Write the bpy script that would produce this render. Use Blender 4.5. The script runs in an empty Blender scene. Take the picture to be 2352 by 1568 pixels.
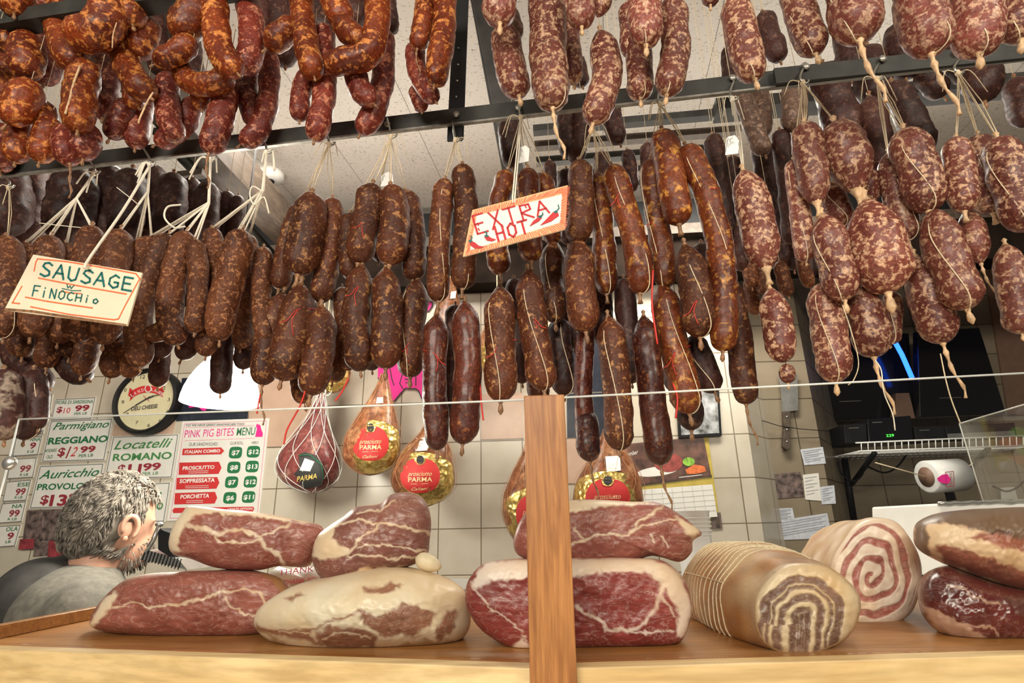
import bpy, math, random
import numpy as np
from mathutils import Vector, Matrix, noise

random.seed(7)
sc = bpy.context.scene
COL = sc.collection
R = math.radians

# ---------------------------------------------------------------- camera
CAMZ = 1.45
PITCH, ROLL = 17.9, -1.09
cd = bpy.data.cameras.new('camera'); cam = bpy.data.objects.new('camera', cd); COL.objects.link(cam)
cd.sensor_width = 36; cd.lens = 20; cd.clip_start = .02
cam.location = (0, 0, CAMZ)
CM = Matrix.Rotation(R(90 + PITCH), 3, 'X') @ Matrix.Rotation(R(ROLL), 3, 'Z')
cam.rotation_euler = CM.to_euler()
sc.camera = cam
cd.dof.use_dof = True; cd.dof.focus_distance = .95; cd.dof.aperture_fstop = 16
FPX = 20 / 36 * 2352
C0 = Vector((0, 0, CAMZ))

# ---------------------------------------------------------------- world, lights, exposure
sc.view_settings.view_transform = 'Standard'; sc.view_settings.look = 'None'
sc.view_settings.gamma = 1; sc.view_settings.exposure = 0.35
w = bpy.data.worlds.new('world'); sc.world = w; w.use_nodes = True
w.node_tree.nodes['Background'].inputs[0].default_value = (1, .93, .84, 1)
w.node_tree.nodes['Background'].inputs[1].default_value = .035

def area(name, loc, target, size, power, col, sy=None):
    l = bpy.data.lights.new(name, 'AREA'); l.energy = power; l.color = col
    l.shape = 'RECTANGLE'; l.size = size; l.size_y = sy or size
    o = bpy.data.objects.new(name, l); COL.objects.link(o); o.location = loc
    o.rotation_euler = (Vector(target) - Vector(loc)).to_track_quat('-Z', 'Y').to_euler()
    return o
area('shop_window_light', (-.7, -1.9, CAMZ + 1.0), (0, .8, CAMZ + .3), 1.6, 62, (1, .92, .80), .5)
area('shop_lamp_light', (1.3, -1.0, CAMZ + 1.15), (.2, .9, CAMZ + .2), .6, 20, (1, .90, .76), .4)
area('front_fill_light', (-.1, .10, CAMZ - .70), (0, .80, CAMZ + .5), 1.6, 5, (1, .82, .60), .18)  # added unseen fill from below, brightens the sausages' undersides
area('ceiling_fill_light', (.1, 1.50, CAMZ + .80), (.0, .95, CAMZ + 1.24), 2.8, 5.2, (1, .93, .82), .2)  # added unseen upward fill that brightens the ceiling, no real fixture
area('counter_fluorescent_light', (.65, 1.6, CAMZ + 1.16), (.6, 1.95, CAMZ - .3), .7, 17, (1, .93, .82), .2)
area('left_fluorescent_light', (-.7, 1.45, CAMZ + 1.16), (-.7, 1.9, CAMZ - .3), .8, 9, (1, .93, .82), .2)

# ---------------------------------------------------------------- pixel rays
def ray(x, y):
    v = Vector(((x - 1176) / FPX, -(y - 784) / FPX, -1))
    return (CM @ v)
class Plane:
    def __init__(s, n, d): s.n = Vector(n).normalized(); s.d = d
    def __call__(s, x, y, off=0.0):
        r = ray(x, y); den = s.n.dot(r)
        return C0 + r * ((s.d - off - s.n.dot(C0)) / den)
def vplane(D, yaw):
    a = R(yaw); return Plane((math.sin(a), math.cos(a), 0), D * math.cos(a))
def PZ(x, y, z):
    r = ray(x, y); return C0 + r * ((z - CAMZ) / r.z)
def depth(p): return -(CM.transposed() @ (p - C0)).z
def rack(D): return vplane(D, 8.3)
WALL = vplane(2.1, 4.0)

# ---------------------------------------------------------------- object helpers
class MB:
    def __init__(s): s.v = []; s.f = []; s.mi = []; s.attr = None
    def add(s, vs, fs, mi=0):
        b = len(s.v); s.v += [Vector(v) for v in vs]
        s.f += [tuple(b + i for i in f) for f in fs]; s.mi += [mi] * len(fs)
    def box(s, a, b, mi=0):
        (x0, y0, z0), (x1, y1, z1) = a, b
        s.add([(x0,y0,z0),(x1,y0,z0),(x1,y1,z0),(x0,y1,z0),(x0,y0,z1),(x1,y0,z1),(x1,y1,z1),(x0,y1,z1)],
              [(0,3,2,1),(4,5,6,7),(0,1,5,4),(1,2,6,5),(2,3,7,6),(3,0,4,7)], mi)
    def hexa(s, bot, top, mi=0):
        n = len(bot); s.add(list(bot) + list(top),
            [tuple(range(n))[::-1], tuple(range(n, 2*n))] + [(i, (i+1) % n, n + (i+1) % n, n + i) for i in range(n)], mi)
    def bar(s, a, b, wx, wz, mi=0, up=Vector((0,0,1))):
        a = Vector(a); b = Vector(b); d = (b - a).normalized(); sx = d.cross(up).normalized(); sz = sx.cross(d)
        q = [(-1,-1),(1,-1),(1,1),(-1,1)]
        s.hexa([a + sx*wx*.5*i + sz*wz*.5*j for i, j in q], [b + sx*wx*.5*i + sz*wz*.5*j for i, j in q], mi)
    def tube(s, pts, r, n=6, mi=0, cap=True):
        pts = [Vector(p) for p in pts]
        if not hasattr(r, '__len__'): r = [r] * len(pts)
        vs = []; ref = None
        for i, p in enumerate(pts):
            t = (pts[min(i+1, len(pts)-1)] - pts[max(i-1, 0)])
            t = t.normalized() if t.length > 1e-9 else Vector((0,0,1))
            if ref is None: ref = t.orthogonal().normalized()
            ref = (ref - t * ref.dot(t)).normalized(); bi = t.cross(ref)
            for k in range(n):
                a = 2*math.pi*k/n; vs.append(p + (ref*math.cos(a) + bi*math.sin(a))*r[i])
        fs = [(i*n+k, i*n+(k+1)%n, (i+1)*n+(k+1)%n, (i+1)*n+k) for i in range(len(pts)-1) for k in range(n)]
        if cap: fs += [tuple(range(n))[::-1], tuple(range((len(pts)-1)*n, len(pts)*n))]
        s.add(vs, fs, mi)
    def ell(s, c, rx, ry, rz, nu=20, nv=12, mi=0, rot=None):
        vs = []; c = Vector(c)
        for j in range(nv+1):
            ph = math.pi*j/nv
            for i in range(nu):
                th = 2*math.pi*i/nu
                q = Vector((rx*math.sin(ph)*math.cos(th), ry*math.sin(ph)*math.sin(th), rz*math.cos(ph)))
                if rot: q = rot @ q
                vs.append(c + q)
        s.add(vs, [(j*nu+i, (j+1)*nu+i, (j+1)*nu+(i+1)%nu, j*nu+(i+1)%nu) for j in range(nv) for i in range(nu)], mi)
    def build(s, name, mat, parent=None, smooth=True, bevel=0, origin=None):
        V = s.v
        if origin is None:
            if parent is None:
                lo = Vector((min(v.x for v in V), min(v.y for v in V), min(v.z for v in V)))
                hi = Vector((max(v.x for v in V), max(v.y for v in V), max(v.z for v in V)))
                origin = (lo + hi) / 2
            else: origin = wloc(parent)
        me = bpy.data.meshes.new(name)
        me.from_pydata([tuple(v - origin) for v in V], [], s.f)
        mats = mat if isinstance(mat, (list, tuple)) else [mat]
        for m in mats: me.materials.append(m)
        me.polygons.foreach_set('material_index', s.mi)
        me.polygons.foreach_set('use_smooth', [smooth]*len(s.f))
        if s.attr is not None:
            ca = me.color_attributes.new('mix', 'FLOAT_COLOR', 'POINT')
            ca.data.foreach_set('color', np.asarray(s.attr, dtype=np.float32).ravel())
        me.update()
        o = bpy.data.objects.new(name, me); COL.objects.link(o)
        if parent is not None:
            o.parent = parent; o.location = origin - wloc(parent)
        else: o.location = origin
        if bevel:
            b = o.modifiers.new('bevel', 'BEVEL'); b.width = bevel; b.segments = 2; b.limit_method = 'ANGLE'
        return o
def wloc(o):
    p = o.location.copy()
    while o.parent: o = o.parent; p += o.location
    return p
def tag(o, label=None, cat=None, group=None, kind=None):
    if label: o['label'] = label
    if cat: o['category'] = cat
    if group: o['group'] = group
    if kind: o['kind'] = kind
    return o
def root(name, loc, label, cat, group=None):
    o = bpy.data.objects.new(name, None); COL.objects.link(o); o.location = loc; o.empty_display_size = .02
    return tag(o, label, cat, group)
def struct(name, mb, mat, smooth=False):
    return tag(mb.build(name, mat, smooth=smooth), kind='structure')

# ---------------------------------------------------------------- materials
def new_mat(name):
    m = bpy.data.materials.new(name); m.use_nodes = True
    nt = m.node_tree; return m, nt, nt.nodes['Principled BSDF']
def plain(name, col, rough=.6, metal=0, emit=0, noisy=.12, nscale=30, spec=.5, bump=0, coat=0):
    m, nt, b = new_mat(name)
    b.inputs['Roughness'].default_value = rough; b.inputs['Metallic'].default_value = metal
    b.inputs['Specular IOR Level'].default_value = spec
    if coat: b.inputs['Coat Weight'].default_value = coat; b.inputs['Coat Roughness'].default_value = .1
    if noisy:
        tc = nt.nodes.new('ShaderNodeTexCoord'); n = nt.nodes.new('ShaderNodeTexNoise')
        n.inputs['Scale'].default_value = nscale; n.inputs['Detail'].default_value = 4
        nt.links.new(tc.outputs['Object'], n.inputs['Vector'])
        r = nt.nodes.new('ShaderNodeValToRGB')
        r.color_ramp.elements[0].position = .3; r.color_ramp.elements[1].position = .7
        r.color_ramp.elements[0].color = tuple(c*(1-noisy) for c in col) + (1,)
        r.color_ramp.elements[1].color = tuple(min(1, c*(1+noisy)) for c in col) + (1,)
        nt.links.new(n.outputs['Fac'], r.inputs[0]); nt.links.new(r.outputs[0], b.inputs['Base Color'])
        if bump:
            bp = nt.nodes.new('ShaderNodeBump'); bp.inputs['Strength'].default_value = bump; bp.inputs['Distance'].default_value = .003
            nt.links.new(n.outputs['Fac'], bp.inputs['Height']); nt.links.new(bp.outputs[0], b.inputs['Normal'])
    else: b.inputs['Base Color'].default_value = tuple(col) + (1,)
    if emit:
        b.inputs['Emission Color'].default_value = tuple(col) + (1,); b.inputs['Emission Strength'].default_value = emit
    return m
def mixc(nt, fac, a, b):
    n = nt.nodes.new('ShaderNodeMix'); n.data_type = 'RGBA'
    for sock, val in ((n.inputs[0], fac), (n.inputs[6], a), (n.inputs[7], b)):
        if isinstance(val, (int, float)): sock.default_value = val
        elif isinstance(val, tuple): sock.default_value = val + (1,) if len(val) == 3 else val
        else: nt.links.new(val, sock)
    return n.outputs[2]
def ramp(nt, src, p0, p1, c0=(0,0,0), c1=(1,1,1)):
    r = nt.nodes.new('ShaderNodeValToRGB'); e = r.color_ramp.elements
    e[0].position = p0; e[1].position = p1; e[0].color = c0 + (1,); e[1].color = c1 + (1,)
    nt.links.new(src, r.inputs[0]); return r.outputs[0]
def tex(nt, kind, vec, scale, **kw):
    n = nt.nodes.new(kind); n.inputs['Scale'].default_value = scale
    for k, v in kw.items():
        if k in n.inputs: n.inputs[k].default_value = v
        else: setattr(n, k, v)
    nt.links.new(vec, n.inputs['Vector']); return n
def meat(name, dark, base, fleck, lo=.52, hi=.62, scale=70, rough=.42, chunk=.0, bump=.5, coat=.15, wr=1.0):
    m, nt, b = new_mat(name)
    tc = nt.nodes.new('ShaderNodeTexCoord'); oi = nt.nodes.new('ShaderNodeObjectInfo')
    va = nt.nodes.new('ShaderNodeVectorMath'); va.operation = 'MULTIPLY_ADD'
    cx = nt.nodes.new('ShaderNodeCombineXYZ')
    for i in range(3): nt.links.new(oi.outputs['Random'], cx.inputs[i])
    nt.links.new(cx.outputs[0], va.inputs[0]); va.inputs[1].default_value = (3, 5, 7)
    nt.links.new(tc.outputs['Object'], va.inputs[2]); vec = va.outputs[0]
    n1 = tex(nt, 'ShaderNodeTexNoise', vec, scale, Detail=5.0, Roughness=.62, Distortion=.45)
    n2 = tex(nt, 'ShaderNodeTexNoise', vec, 14, Detail=3.0)
    n3 = tex(nt, 'ShaderNodeTexNoise', vec, scale*3.2, Detail=4.0, Roughness=.7)
    vo = tex(nt, 'ShaderNodeTexVoronoi', vec, scale*1.15, Randomness=1.0)
    c = mixc(nt, ramp(nt, n2.outputs['Fac'], .35, .68), dark, base)
    c = mixc(nt, ramp(nt, n1.outputs['Fac'], lo, hi), c, fleck)
    ch = ramp(nt, vo.outputs['Distance'], .16, .26, (1,1,1), (0,0,0))
    mm = nt.nodes.new('ShaderNodeMath'); mm.operation = 'MULTIPLY'; mm.inputs[1].default_value = chunk
    nt.links.new(ch, mm.inputs[0])
    c = mixc(nt, mm.outputs[0], c, tuple(min(1, f*1.15) for f in fleck))
    hs = nt.nodes.new('ShaderNodeMath'); hs.operation = 'MULTIPLY_ADD'; hs.inputs[1].default_value = .4; hs.inputs[2].default_value = .62
    nt.links.new(oi.outputs['Random'], hs.inputs[0])
    g3 = ramp(nt, n3.outputs['Fac'], .32, .68, (.30,.27,.25), (1.5,1.45,1.4))
    mu = nt.nodes.new('ShaderNodeMix'); mu.data_type = 'RGBA'; mu.blend_type = 'MULTIPLY'; mu.inputs[0].default_value = .8
    nt.links.new(c, mu.inputs[6]); nt.links.new(g3, mu.inputs[7])
    hv = nt.nodes.new('ShaderNodeHueSaturation'); nt.links.new(mu.outputs[2], hv.inputs['Color']); nt.links.new(hs.outputs[0], hv.inputs['Value'])
    nt.links.new(hv.outputs[0], b.inputs['Base Color'])
    b.inputs['Roughness'].default_value = rough; b.inputs['Coat Weight'].default_value = coat*.45; b.inputs['Coat Roughness'].default_value = .22; b.inputs['Specular IOR Level'].default_value = .28
    b1 = nt.nodes.new('ShaderNodeBump'); b1.inputs['Strength'].default_value = bump; b1.inputs['Distance'].default_value = .0022*wr
    nt.links.new(n1.outputs['Fac'], b1.inputs['Height'])
    b2 = nt.nodes.new('ShaderNodeBump'); b2.inputs['Strength'].default_value = bump*.8; b2.inputs['Distance'].default_value = .0008
    nt.links.new(n3.outputs['Fac'], b2.inputs['Height']); nt.links.new(b1.outputs[0], b2.inputs['Normal'])
    nt.links.new(b2.outputs[0], b.inputs['Normal'])
    return m
M = {}
M['orange'] = meat('orange_sausage', (.12,.018,.005), (.30,.055,.012), (.72,.27,.07), .53, .62, 80, .4, .5, .8, .18)
M['orange2'] = meat('red_sausage', (.10,.014,.010), (.22,.035,.020), (.56,.22,.13), .53, .62, 100, .4, .35, .8, .18)
M['fin'] = meat('brown_sausage', (.07,.020,.008), (.17,.055,.020), (.42,.19,.085), .53, .63, 140, .55, .2, .9, .04)
M['dry'] = meat('dry_sausage', (.07,.019,.008), (.155,.045,.018), (.44,.21,.08), .555, .64, 105, .5, .3, .9, .06)
M['rust'] = meat('rust_sausage', (.10,.020,.007), (.21,.050,.014), (.58,.27,.06), .55, .64, 70, .4, .4, .8, .15)
M['gloss'] = meat('glossy_sausage', (.05,.010,.007), (.13,.03,.015), (.34,.12,.04), .58, .70, 85, .2, .3, 1.0, .5, 1.8)
M['pink'] = meat('pink_salami', (.14,.036,.027), (.25,.078,.056), (.70,.44,.28), .505, .60, 125, .4, .45, .5, .2)
M['pale'] = meat('pale_salami', (.19,.045,.034), (.34,.10,.075), (.74,.46,.32), .49, .59, 115, .42, .45, .5, .2)
M['dark'] = meat('dark_sausage', (.035,.012,.010), (.075,.026,.02), (.17,.085,.06), .54, .68, 80, .5, .2, .6, .05)  # shade of the unlit rear rows put into this dark mix
M['mold'] = meat('moldy_sausage', (.08,.03,.025), (.16,.06,.05), (.42,.34,.27), .50, .62, 50, .6, .3, .6, 0)
M['grey'] = meat('grey_sausage', (.12,.07,.05), (.20,.12,.085), (.38,.25,.18), .52, .66, 80, .5, .2, .5, .05)
M['casing'] = plain('casing', (.58,.38,.21), .5, noisy=.35, nscale=120, bump=.6)
M['casing_dark'] = plain('dark_casing', (.26,.13,.06), .45, noisy=.4, nscale=120, bump=.6)
M['twine'] = plain('twine', (.68,.56,.38), .8, noisy=.2, nscale=300)
M['ribbon'] = plain('white_ribbon', (.85,.78,.64), .6, noisy=.1, nscale=200)
M['redtie'] = plain('red_tie', (.62,.03,.02), .5, noisy=.15)
M['steel'] = plain('dark_steel', (.028,.028,.024), .6, metal=.2, noisy=.5, nscale=25, bump=.2)
M['steel_edge'] = plain('pale_steel', (.30,.29,.26), .4, metal=.7, noisy=.3, nscale=60)
M['hook'] = plain('hook_steel', (.42,.42,.38), .3, metal=.9, noisy=.1)
M['black'] = plain('black', (.008,.008,.009), .55, noisy=.3, spec=.25)
M['paper'] = plain('paper', (.80,.78,.73), .8, noisy=.04)
M['paper_blue'] = plain('bluish_paper', (.60,.63,.70), .8, noisy=.12, nscale=60)
M['ink'] = plain('black_ink', (.03,.03,.03), .7, noisy=0)
M['green'] = plain('green_ink', (.010,.16,.055), .7, noisy=0)
M['lgreen'] = plain('light_green_ink', (.06,.24,.07), .7, noisy=0)
M['maroon'] = plain('maroon_ink', (.30,.02,.035), .7, noisy=0)
M['red'] = plain('red_ink', (.62,.03,.03), .6, noisy=0)
M['dred'] = plain('card_red', (.50,.010,.014), .6, noisy=.1)
M['ored'] = plain('orange_red_ink', (.85,.16,.05), .7, noisy=.1)
M['teal'] = plain('teal_ink', (.0,.13,.12), .6, noisy=.1)
M['mag'] = plain('magenta', (.80,.02,.28), .6, noisy=.05)
M['white'] = plain('white', (.85,.84,.80), .6, noisy=.03)
M['card'] = plain('aged_card', (.80,.70,.52), .6, noisy=.12, nscale=12)
M['cream'] = plain('clock_cream', (.72,.66,.42), .35, noisy=.05)
M['tin'] = plain('silver', (.5,.5,.48), .3, metal=.8, noisy=.1)
def gold():
    m, nt, b = new_mat('gold_foil'); tc = nt.nodes.new('ShaderNodeTexCoord')
    v = tex(nt, 'ShaderNodeTexVoronoi', tc.outputs['Object'], 60); n = tex(nt, 'ShaderNodeTexNoise', tc.outputs['Object'], 90, Detail=4.0)
    nt.links.new(ramp(nt, n.outputs['Fac'], .3, .7, (.45,.28,.05), (.95,.75,.28)), b.inputs['Base Color'])
    b.inputs['Metallic'].default_value = .75; b.inputs['Roughness'].default_value = .28
    bp = nt.nodes.new('ShaderNodeBump'); bp.inputs['Strength'].default_value = 1; bp.inputs['Distance'].default_value = .004
    nt.links.new(v.outputs['Distance'], bp.inputs['Height']); nt.links.new(bp.outputs[0], b.inputs['Normal']); return m
M['gold'] = gold()
M['leg'] = meat('cured_leg', (.26,.085,.035), (.40,.16,.07), (.62,.34,.18), .5, .7, 22, .3, 0, .4, .6)
M['leg_red'] = meat('cured_leg_red', (.20,.05,.05), (.34,.10,.09), (.62,.36,.30), .52, .7, 22, .3, 0, .4, .6)
def wood(name, a, b_, dirv=(1,14,14), scale=3, rough=.45):
    m, nt, b = new_mat(name); tc = nt.nodes.new('ShaderNodeTexCoord'); mp = nt.nodes.new('ShaderNodeMapping')
    mp.inputs['Scale'].default_value = dirv; nt.links.new(tc.outputs['Object'], mp.inputs['Vector'])
    n = tex(nt, 'ShaderNodeTexNoise', mp.outputs[0], scale, Detail=8.0, Roughness=.6, Distortion=1.5)
    n2 = tex(nt, 'ShaderNodeTexNoise', mp.outputs[0], scale*6, Detail=4.0)
    c = mixc(nt, ramp(nt, n.outputs['Fac'], .35, .65), a, b_)
    mu = nt.nodes.new('ShaderNodeMix'); mu.data_type = 'RGBA'; mu.blend_type = 'MULTIPLY'; mu.inputs[0].default_value = .5
    nt.links.new(c, mu.inputs[6]); nt.links.new(ramp(nt, n2.outputs['Fac'], .35, .6, (.55,.5,.45), (1,1,1)), mu.inputs[7])
    nt.links.new(mu.outputs[2], b.inputs['Base Color']); b.inputs['Roughness'].default_value = rough; return m
M['pine'] = wood('pale_wood', (.58,.40,.17), (.74,.57,.30), (.7,6,9), 2.2)
M['oak'] = wood('honey_wood', (.30,.12,.028), (.46,.205,.055), (1,10,10), 4, .35)
M['post'] = wood('post_wood', (.26,.10,.03), (.48,.22,.07), (22,22,1.5), 3, .4)
M['beamw'] = wood('dark_beam_wood', (.05,.035,.025), (.11,.08,.055), (8,2,8), 4, .6)
def tiles(name, s, c1, c2, mortar, pink=False):
    m, nt, b = new_mat(name); uv = nt.nodes.new('ShaderNodeUVMap')
    br = nt.nodes.new('ShaderNodeTexBrick'); br.offset = 0; br.squash = 1
    br.inputs['Scale'].default_value = 1; br.inputs['Mortar Size'].default_value = .0022; br.inputs['Mortar Smooth'].default_value = .3
    br.inputs['Brick Width'].default_value = s; br.inputs['Row Height'].default_value = s
    br.inputs['Color1'].default_value = c1 + (1,); br.inputs['Color2'].default_value = c2 + (1,); br.inputs['Mortar'].default_value = mortar + (1,)
    nt.links.new(uv.outputs[0], br.inputs['Vector'])
    n = tex(nt, 'ShaderNodeTexNoise', uv.outputs[0], 9, Detail=6.0)
    mu = nt.nodes.new('ShaderNodeMix'); mu.data_type = 'RGBA'; mu.blend_type = 'MULTIPLY'; mu.inputs[0].default_value = .6
    nt.links.new(br.outputs['Color'], mu.inputs[6]); nt.links.new(ramp(nt, n.outputs['Fac'], .3, .6, (.78,.74,.68), (1,1,1)), mu.inputs[7])
    nt.links.new(mu.outputs[2], b.inputs['Base Color']); b.inputs['Roughness'].default_value = .25
    bp = nt.nodes.new('ShaderNodeBump'); bp.inputs['Strength'].default_value = .6; bp.inputs['Distance'].default_value = .002; bp.invert = True
    nt.links.new(br.outputs['Fac'], bp.inputs['Height']); nt.links.new(bp.outputs[0], b.inputs['Normal'])
    return m
def ceil_mat():
    m, nt, b = new_mat('acoustic_ceiling'); tc = nt.nodes.new('ShaderNodeTexCoord')
    mp = nt.nodes.new('ShaderNodeMapping'); mp.inputs['Rotation'].default_value = (0, 0, R(8.3)); nt.links.new(tc.outputs['Object'], mp.inputs['Vector'])
    br = nt.nodes.new('ShaderNodeTexBrick'); br.offset = 0; br.inputs['Scale'].default_value = 1
    br.inputs['Mortar Size'].default_value = .0010; br.inputs['Brick Width'].default_value = .30; br.inputs['Row Height'].default_value = 1.2
    br.inputs['Color1'].default_value = (.80,.76,.70,1); br.inputs['Color2'].default_value = (.78,.74,.68,1); br.inputs['Mortar'].default_value = (.22,.2,.17,1)
    nt.links.new(mp.outputs[0], br.inputs['Vector'])
    mp2 = nt.nodes.new('ShaderNodeMapping'); mp2.inputs['Scale'].default_value = (1, 2.4, 1); nt.links.new(mp.outputs[0], mp2.inputs['Vector'])
    n = tex(nt, 'ShaderNodeTexNoise', mp2.outputs[0], 105, Detail=3.0, Roughness=.6)
    c = mixc(nt, ramp(nt, n.outputs['Fac'], .60, .67), br.outputs['Color'], (.33,.29,.23))
    nt.links.new(c, b.inputs['Base Color']); b.inputs['Roughness'].default_value = .9
    return m
M['ceiling'] = ceil_mat()
def glass_mat():
    m = bpy.data.materials.new('clear_glass'); m.use_nodes = True; nt = m.node_tree; nt.nodes.clear()
    o = nt.nodes.new('ShaderNodeOutputMaterial'); mx = nt.nodes.new('ShaderNodeMixShader')
    t = nt.nodes.new('ShaderNodeBsdfTransparent'); t.inputs[0].default_value = (.97,.98,.97,1)
    g = nt.nodes.new('ShaderNodeBsdfGlossy'); g.inputs['Roughness'].default_value = .03; g.inputs['Color'].default_value = (1,1,1,1)
    lw = nt.nodes.new('ShaderNodeLayerWeight'); lw.inputs[0].default_value = .5
    pw_ = nt.nodes.new('ShaderNodeMath'); pw_.operation = 'POWER'; pw_.inputs[1].default_value = 4; nt.links.new(lw.outputs['Facing'], pw_.inputs[0])
    ma = nt.nodes.new('ShaderNodeMath'); ma.operation = 'MULTIPLY_ADD'; ma.inputs[1].default_value = .5; ma.inputs[2].default_value = .03; nt.links.new(pw_.outputs[0], ma.inputs[0])
    nt.links.new(ma.outputs[0], mx.inputs[0]); nt.links.new(t.outputs[0], mx.inputs[1]); nt.links.new(g.outputs[0], mx.inputs[2]); nt.links.new(mx.outputs[0], o.inputs[0])
    return m
M['glass'] = glass_mat()
M['glass_edge'] = plain('glass_edge', (.75,.78,.76), .3, noisy=.1)
def cut(name, lean, lean2, fat, rind, rough=.4, coat=.2):
    m, nt, b = new_mat(name); tc = nt.nodes.new('ShaderNodeTexCoord'); at = nt.nodes.new('ShaderNodeAttribute'); at.attribute_name = 'mix'
    sp = nt.nodes.new('ShaderNodeSeparateColor'); nt.links.new(at.outputs['Color'], sp.inputs[0])
    mp = nt.nodes.new('ShaderNodeMapping'); mp.inputs['Scale'].default_value = (1, 1, 2.6); mp.inputs['Rotation'].default_value = (0, .5, 0)
    nt.links.new(tc.outputs['Object'], mp.inputs['Vector'])
    n = tex(nt, 'ShaderNodeTexNoise', mp.outputs[0], 45, Detail=8.0, Roughness=.65, Distortion=.8)
    n2 = tex(nt, 'ShaderNodeTexNoise', tc.outputs['Object'], 13, Detail=4.0)
    n4 = tex(nt, 'ShaderNodeTexNoise', mp.outputs[0], 22, Detail=6.0, Roughness=.6, Distortion=2.5)
    c = mixc(nt, ramp(nt, n2.outputs['Fac'], .3, .7), lean, lean2)
    vein = ramp(nt, n4.outputs['Fac'], .485, .5, (0,0,0), (1,1,1)); vein2 = ramp(nt, n4.outputs['Fac'], .5, .515, (1,1,1), (0,0,0))
    vm = nt.nodes.new('ShaderNodeMath'); vm.operation = 'MULTIPLY'; nt.links.new(vein, vm.inputs[0]); nt.links.new(vein2, vm.inputs[1])
    vm2 = nt.nodes.new('ShaderNodeMath'); vm2.operation = 'MULTIPLY'; vm2.inputs[1].default_value = .4; nt.links.new(vm.outputs[0], vm2.inputs[0])
    c = mixc(nt, vm2.outputs[0], c, fat)
    mu = nt.nodes.new('ShaderNodeMix'); mu.data_type = 'RGBA'; mu.blend_type = 'MULTIPLY'; mu.inputs[0].default_value = .8
    nt.links.new(c, mu.inputs[6]); nt.links.new(ramp(nt, n.outputs['Fac'], .3, .7, (.68,.64,.62), (1.2,1.16,1.14)), mu.inputs[7])
    c = mixc(nt, sp.outputs[1], mu.outputs[2], rind)
    fatc = mixc(nt, ramp(nt, n2.outputs['Fac'], .35, .7), fat, tuple(f*g for f, g in zip(fat, (.93,.78,.6))))
    c = mixc(nt, sp.outputs[0], c, fatc)
    nt.links.new(c, b.inputs['Base Color']); b.inputs['Roughness'].default_value = rough; b.inputs['Coat Weight'].default_value = coat; b.inputs['Coat Roughness'].default_value = .25
    bp = nt.nodes.new('ShaderNodeBump'); bp.inputs['Strength'].default_value = .5; bp.inputs['Distance'].default_value = .0015
    nt.links.new(n.outputs['Fac'], bp.inputs['Height']); nt.links.new(bp.outputs[0], b.inputs['Normal'])
    return m
FAT = (.85,.70,.54)
M['ham'] = cut('cut_ham', (.26,.068,.050), (.38,.125,.095), FAT, (.36,.17,.07))
M['hamred'] = cut('cut_red_ham', (.22,.030,.026), (.36,.07,.06), (.88,.74,.66), (.38,.18,.08))
M['hambrown'] = cut('cut_brown_ham', (.20,.06,.05), (.32,.13,.10), FAT, (.30,.13,.05))
M['hamfat'] = cut('fatty_ham', (.24,.08,.045), (.36,.14,.08), (.84,.73,.56), (.42,.24,.10))
M['hamdark'] = cut('smoked_ham', (.30,.07,.05), (.42,.14,.09), (.80,.58,.38), (.085,.035,.02))
M['wrapped'] = cut('wrapped_ham', (.08,.012,.012), (.17,.03,.025), (.55,.36,.28), (.12,.04,.03), .18, .9)
M['pancetta'] = cut('rolled_belly', (.38,.11,.09), (.50,.20,.16), (.86,.72,.60), (.62,.44,.24), .4, .2)
M['porchetta'] = cut('roast_roll', (.15,.075,.055), (.27,.15,.11), (.70,.55,.37), (.42,.17,.03), .4, .25)
M['skin'] = plain('skin', (.56,.30,.21), .5, noisy=.15)
M['hair'] = plain('grey_hair', (.18,.155,.13), .75, noisy=.7, nscale=45)
M['sweater'] = plain('grey_sweater', (.16,.148,.125), .9, noisy=.25, nscale=60, bump=.6)
M['reflection_jacket'] = plain('reflection_dark', (.045,.042,.04), .85, noisy=.4, nscale=25, bump=.6)  # dark tone of a glass reflection, given to a coat
M['valance'] = plain('valance_brown', (.016,.010,.007), .8, noisy=.4, nscale=12, spec=.1)
M['screen'] = plain('black_screen', (.008,.008,.010), .15, noisy=0)
M['blue'] = plain('blue_tube', (.02,.12,1.0), .5, emit=3.5, noisy=0)
M['gled'] = plain('green_led', (.1,.9,.1), .5, emit=1.5, noisy=0)
M['lamp'] = plain('lamp_shade_glow', (1,.98,.94), .5, emit=6, noisy=0)
M['blade'] = plain('blade_steel', (.30,.30,.29), .35, metal=.8, noisy=.2)
M['navy'] = plain('navy_tile', (.02,.025,.04), .25, noisy=.2)
M['pinktile'] = plain('pinkish_tile', (.58,.40,.30), .3, noisy=.1, nscale=15)
M['brownwall'] = plain('brown_panel', (.22,.13,.09), .5, noisy=.1)
M['photo'] = plain('photo_print', (.14,.10,.09), .4, noisy=.95, nscale=45)
M['rowphoto'] = plain('wine_print', (.28,.04,.05), .4, noisy=.5, nscale=45)
M['plastic'] = plain('white_plastic', (.80,.80,.78), .35, noisy=.05, coat=.3)

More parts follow.
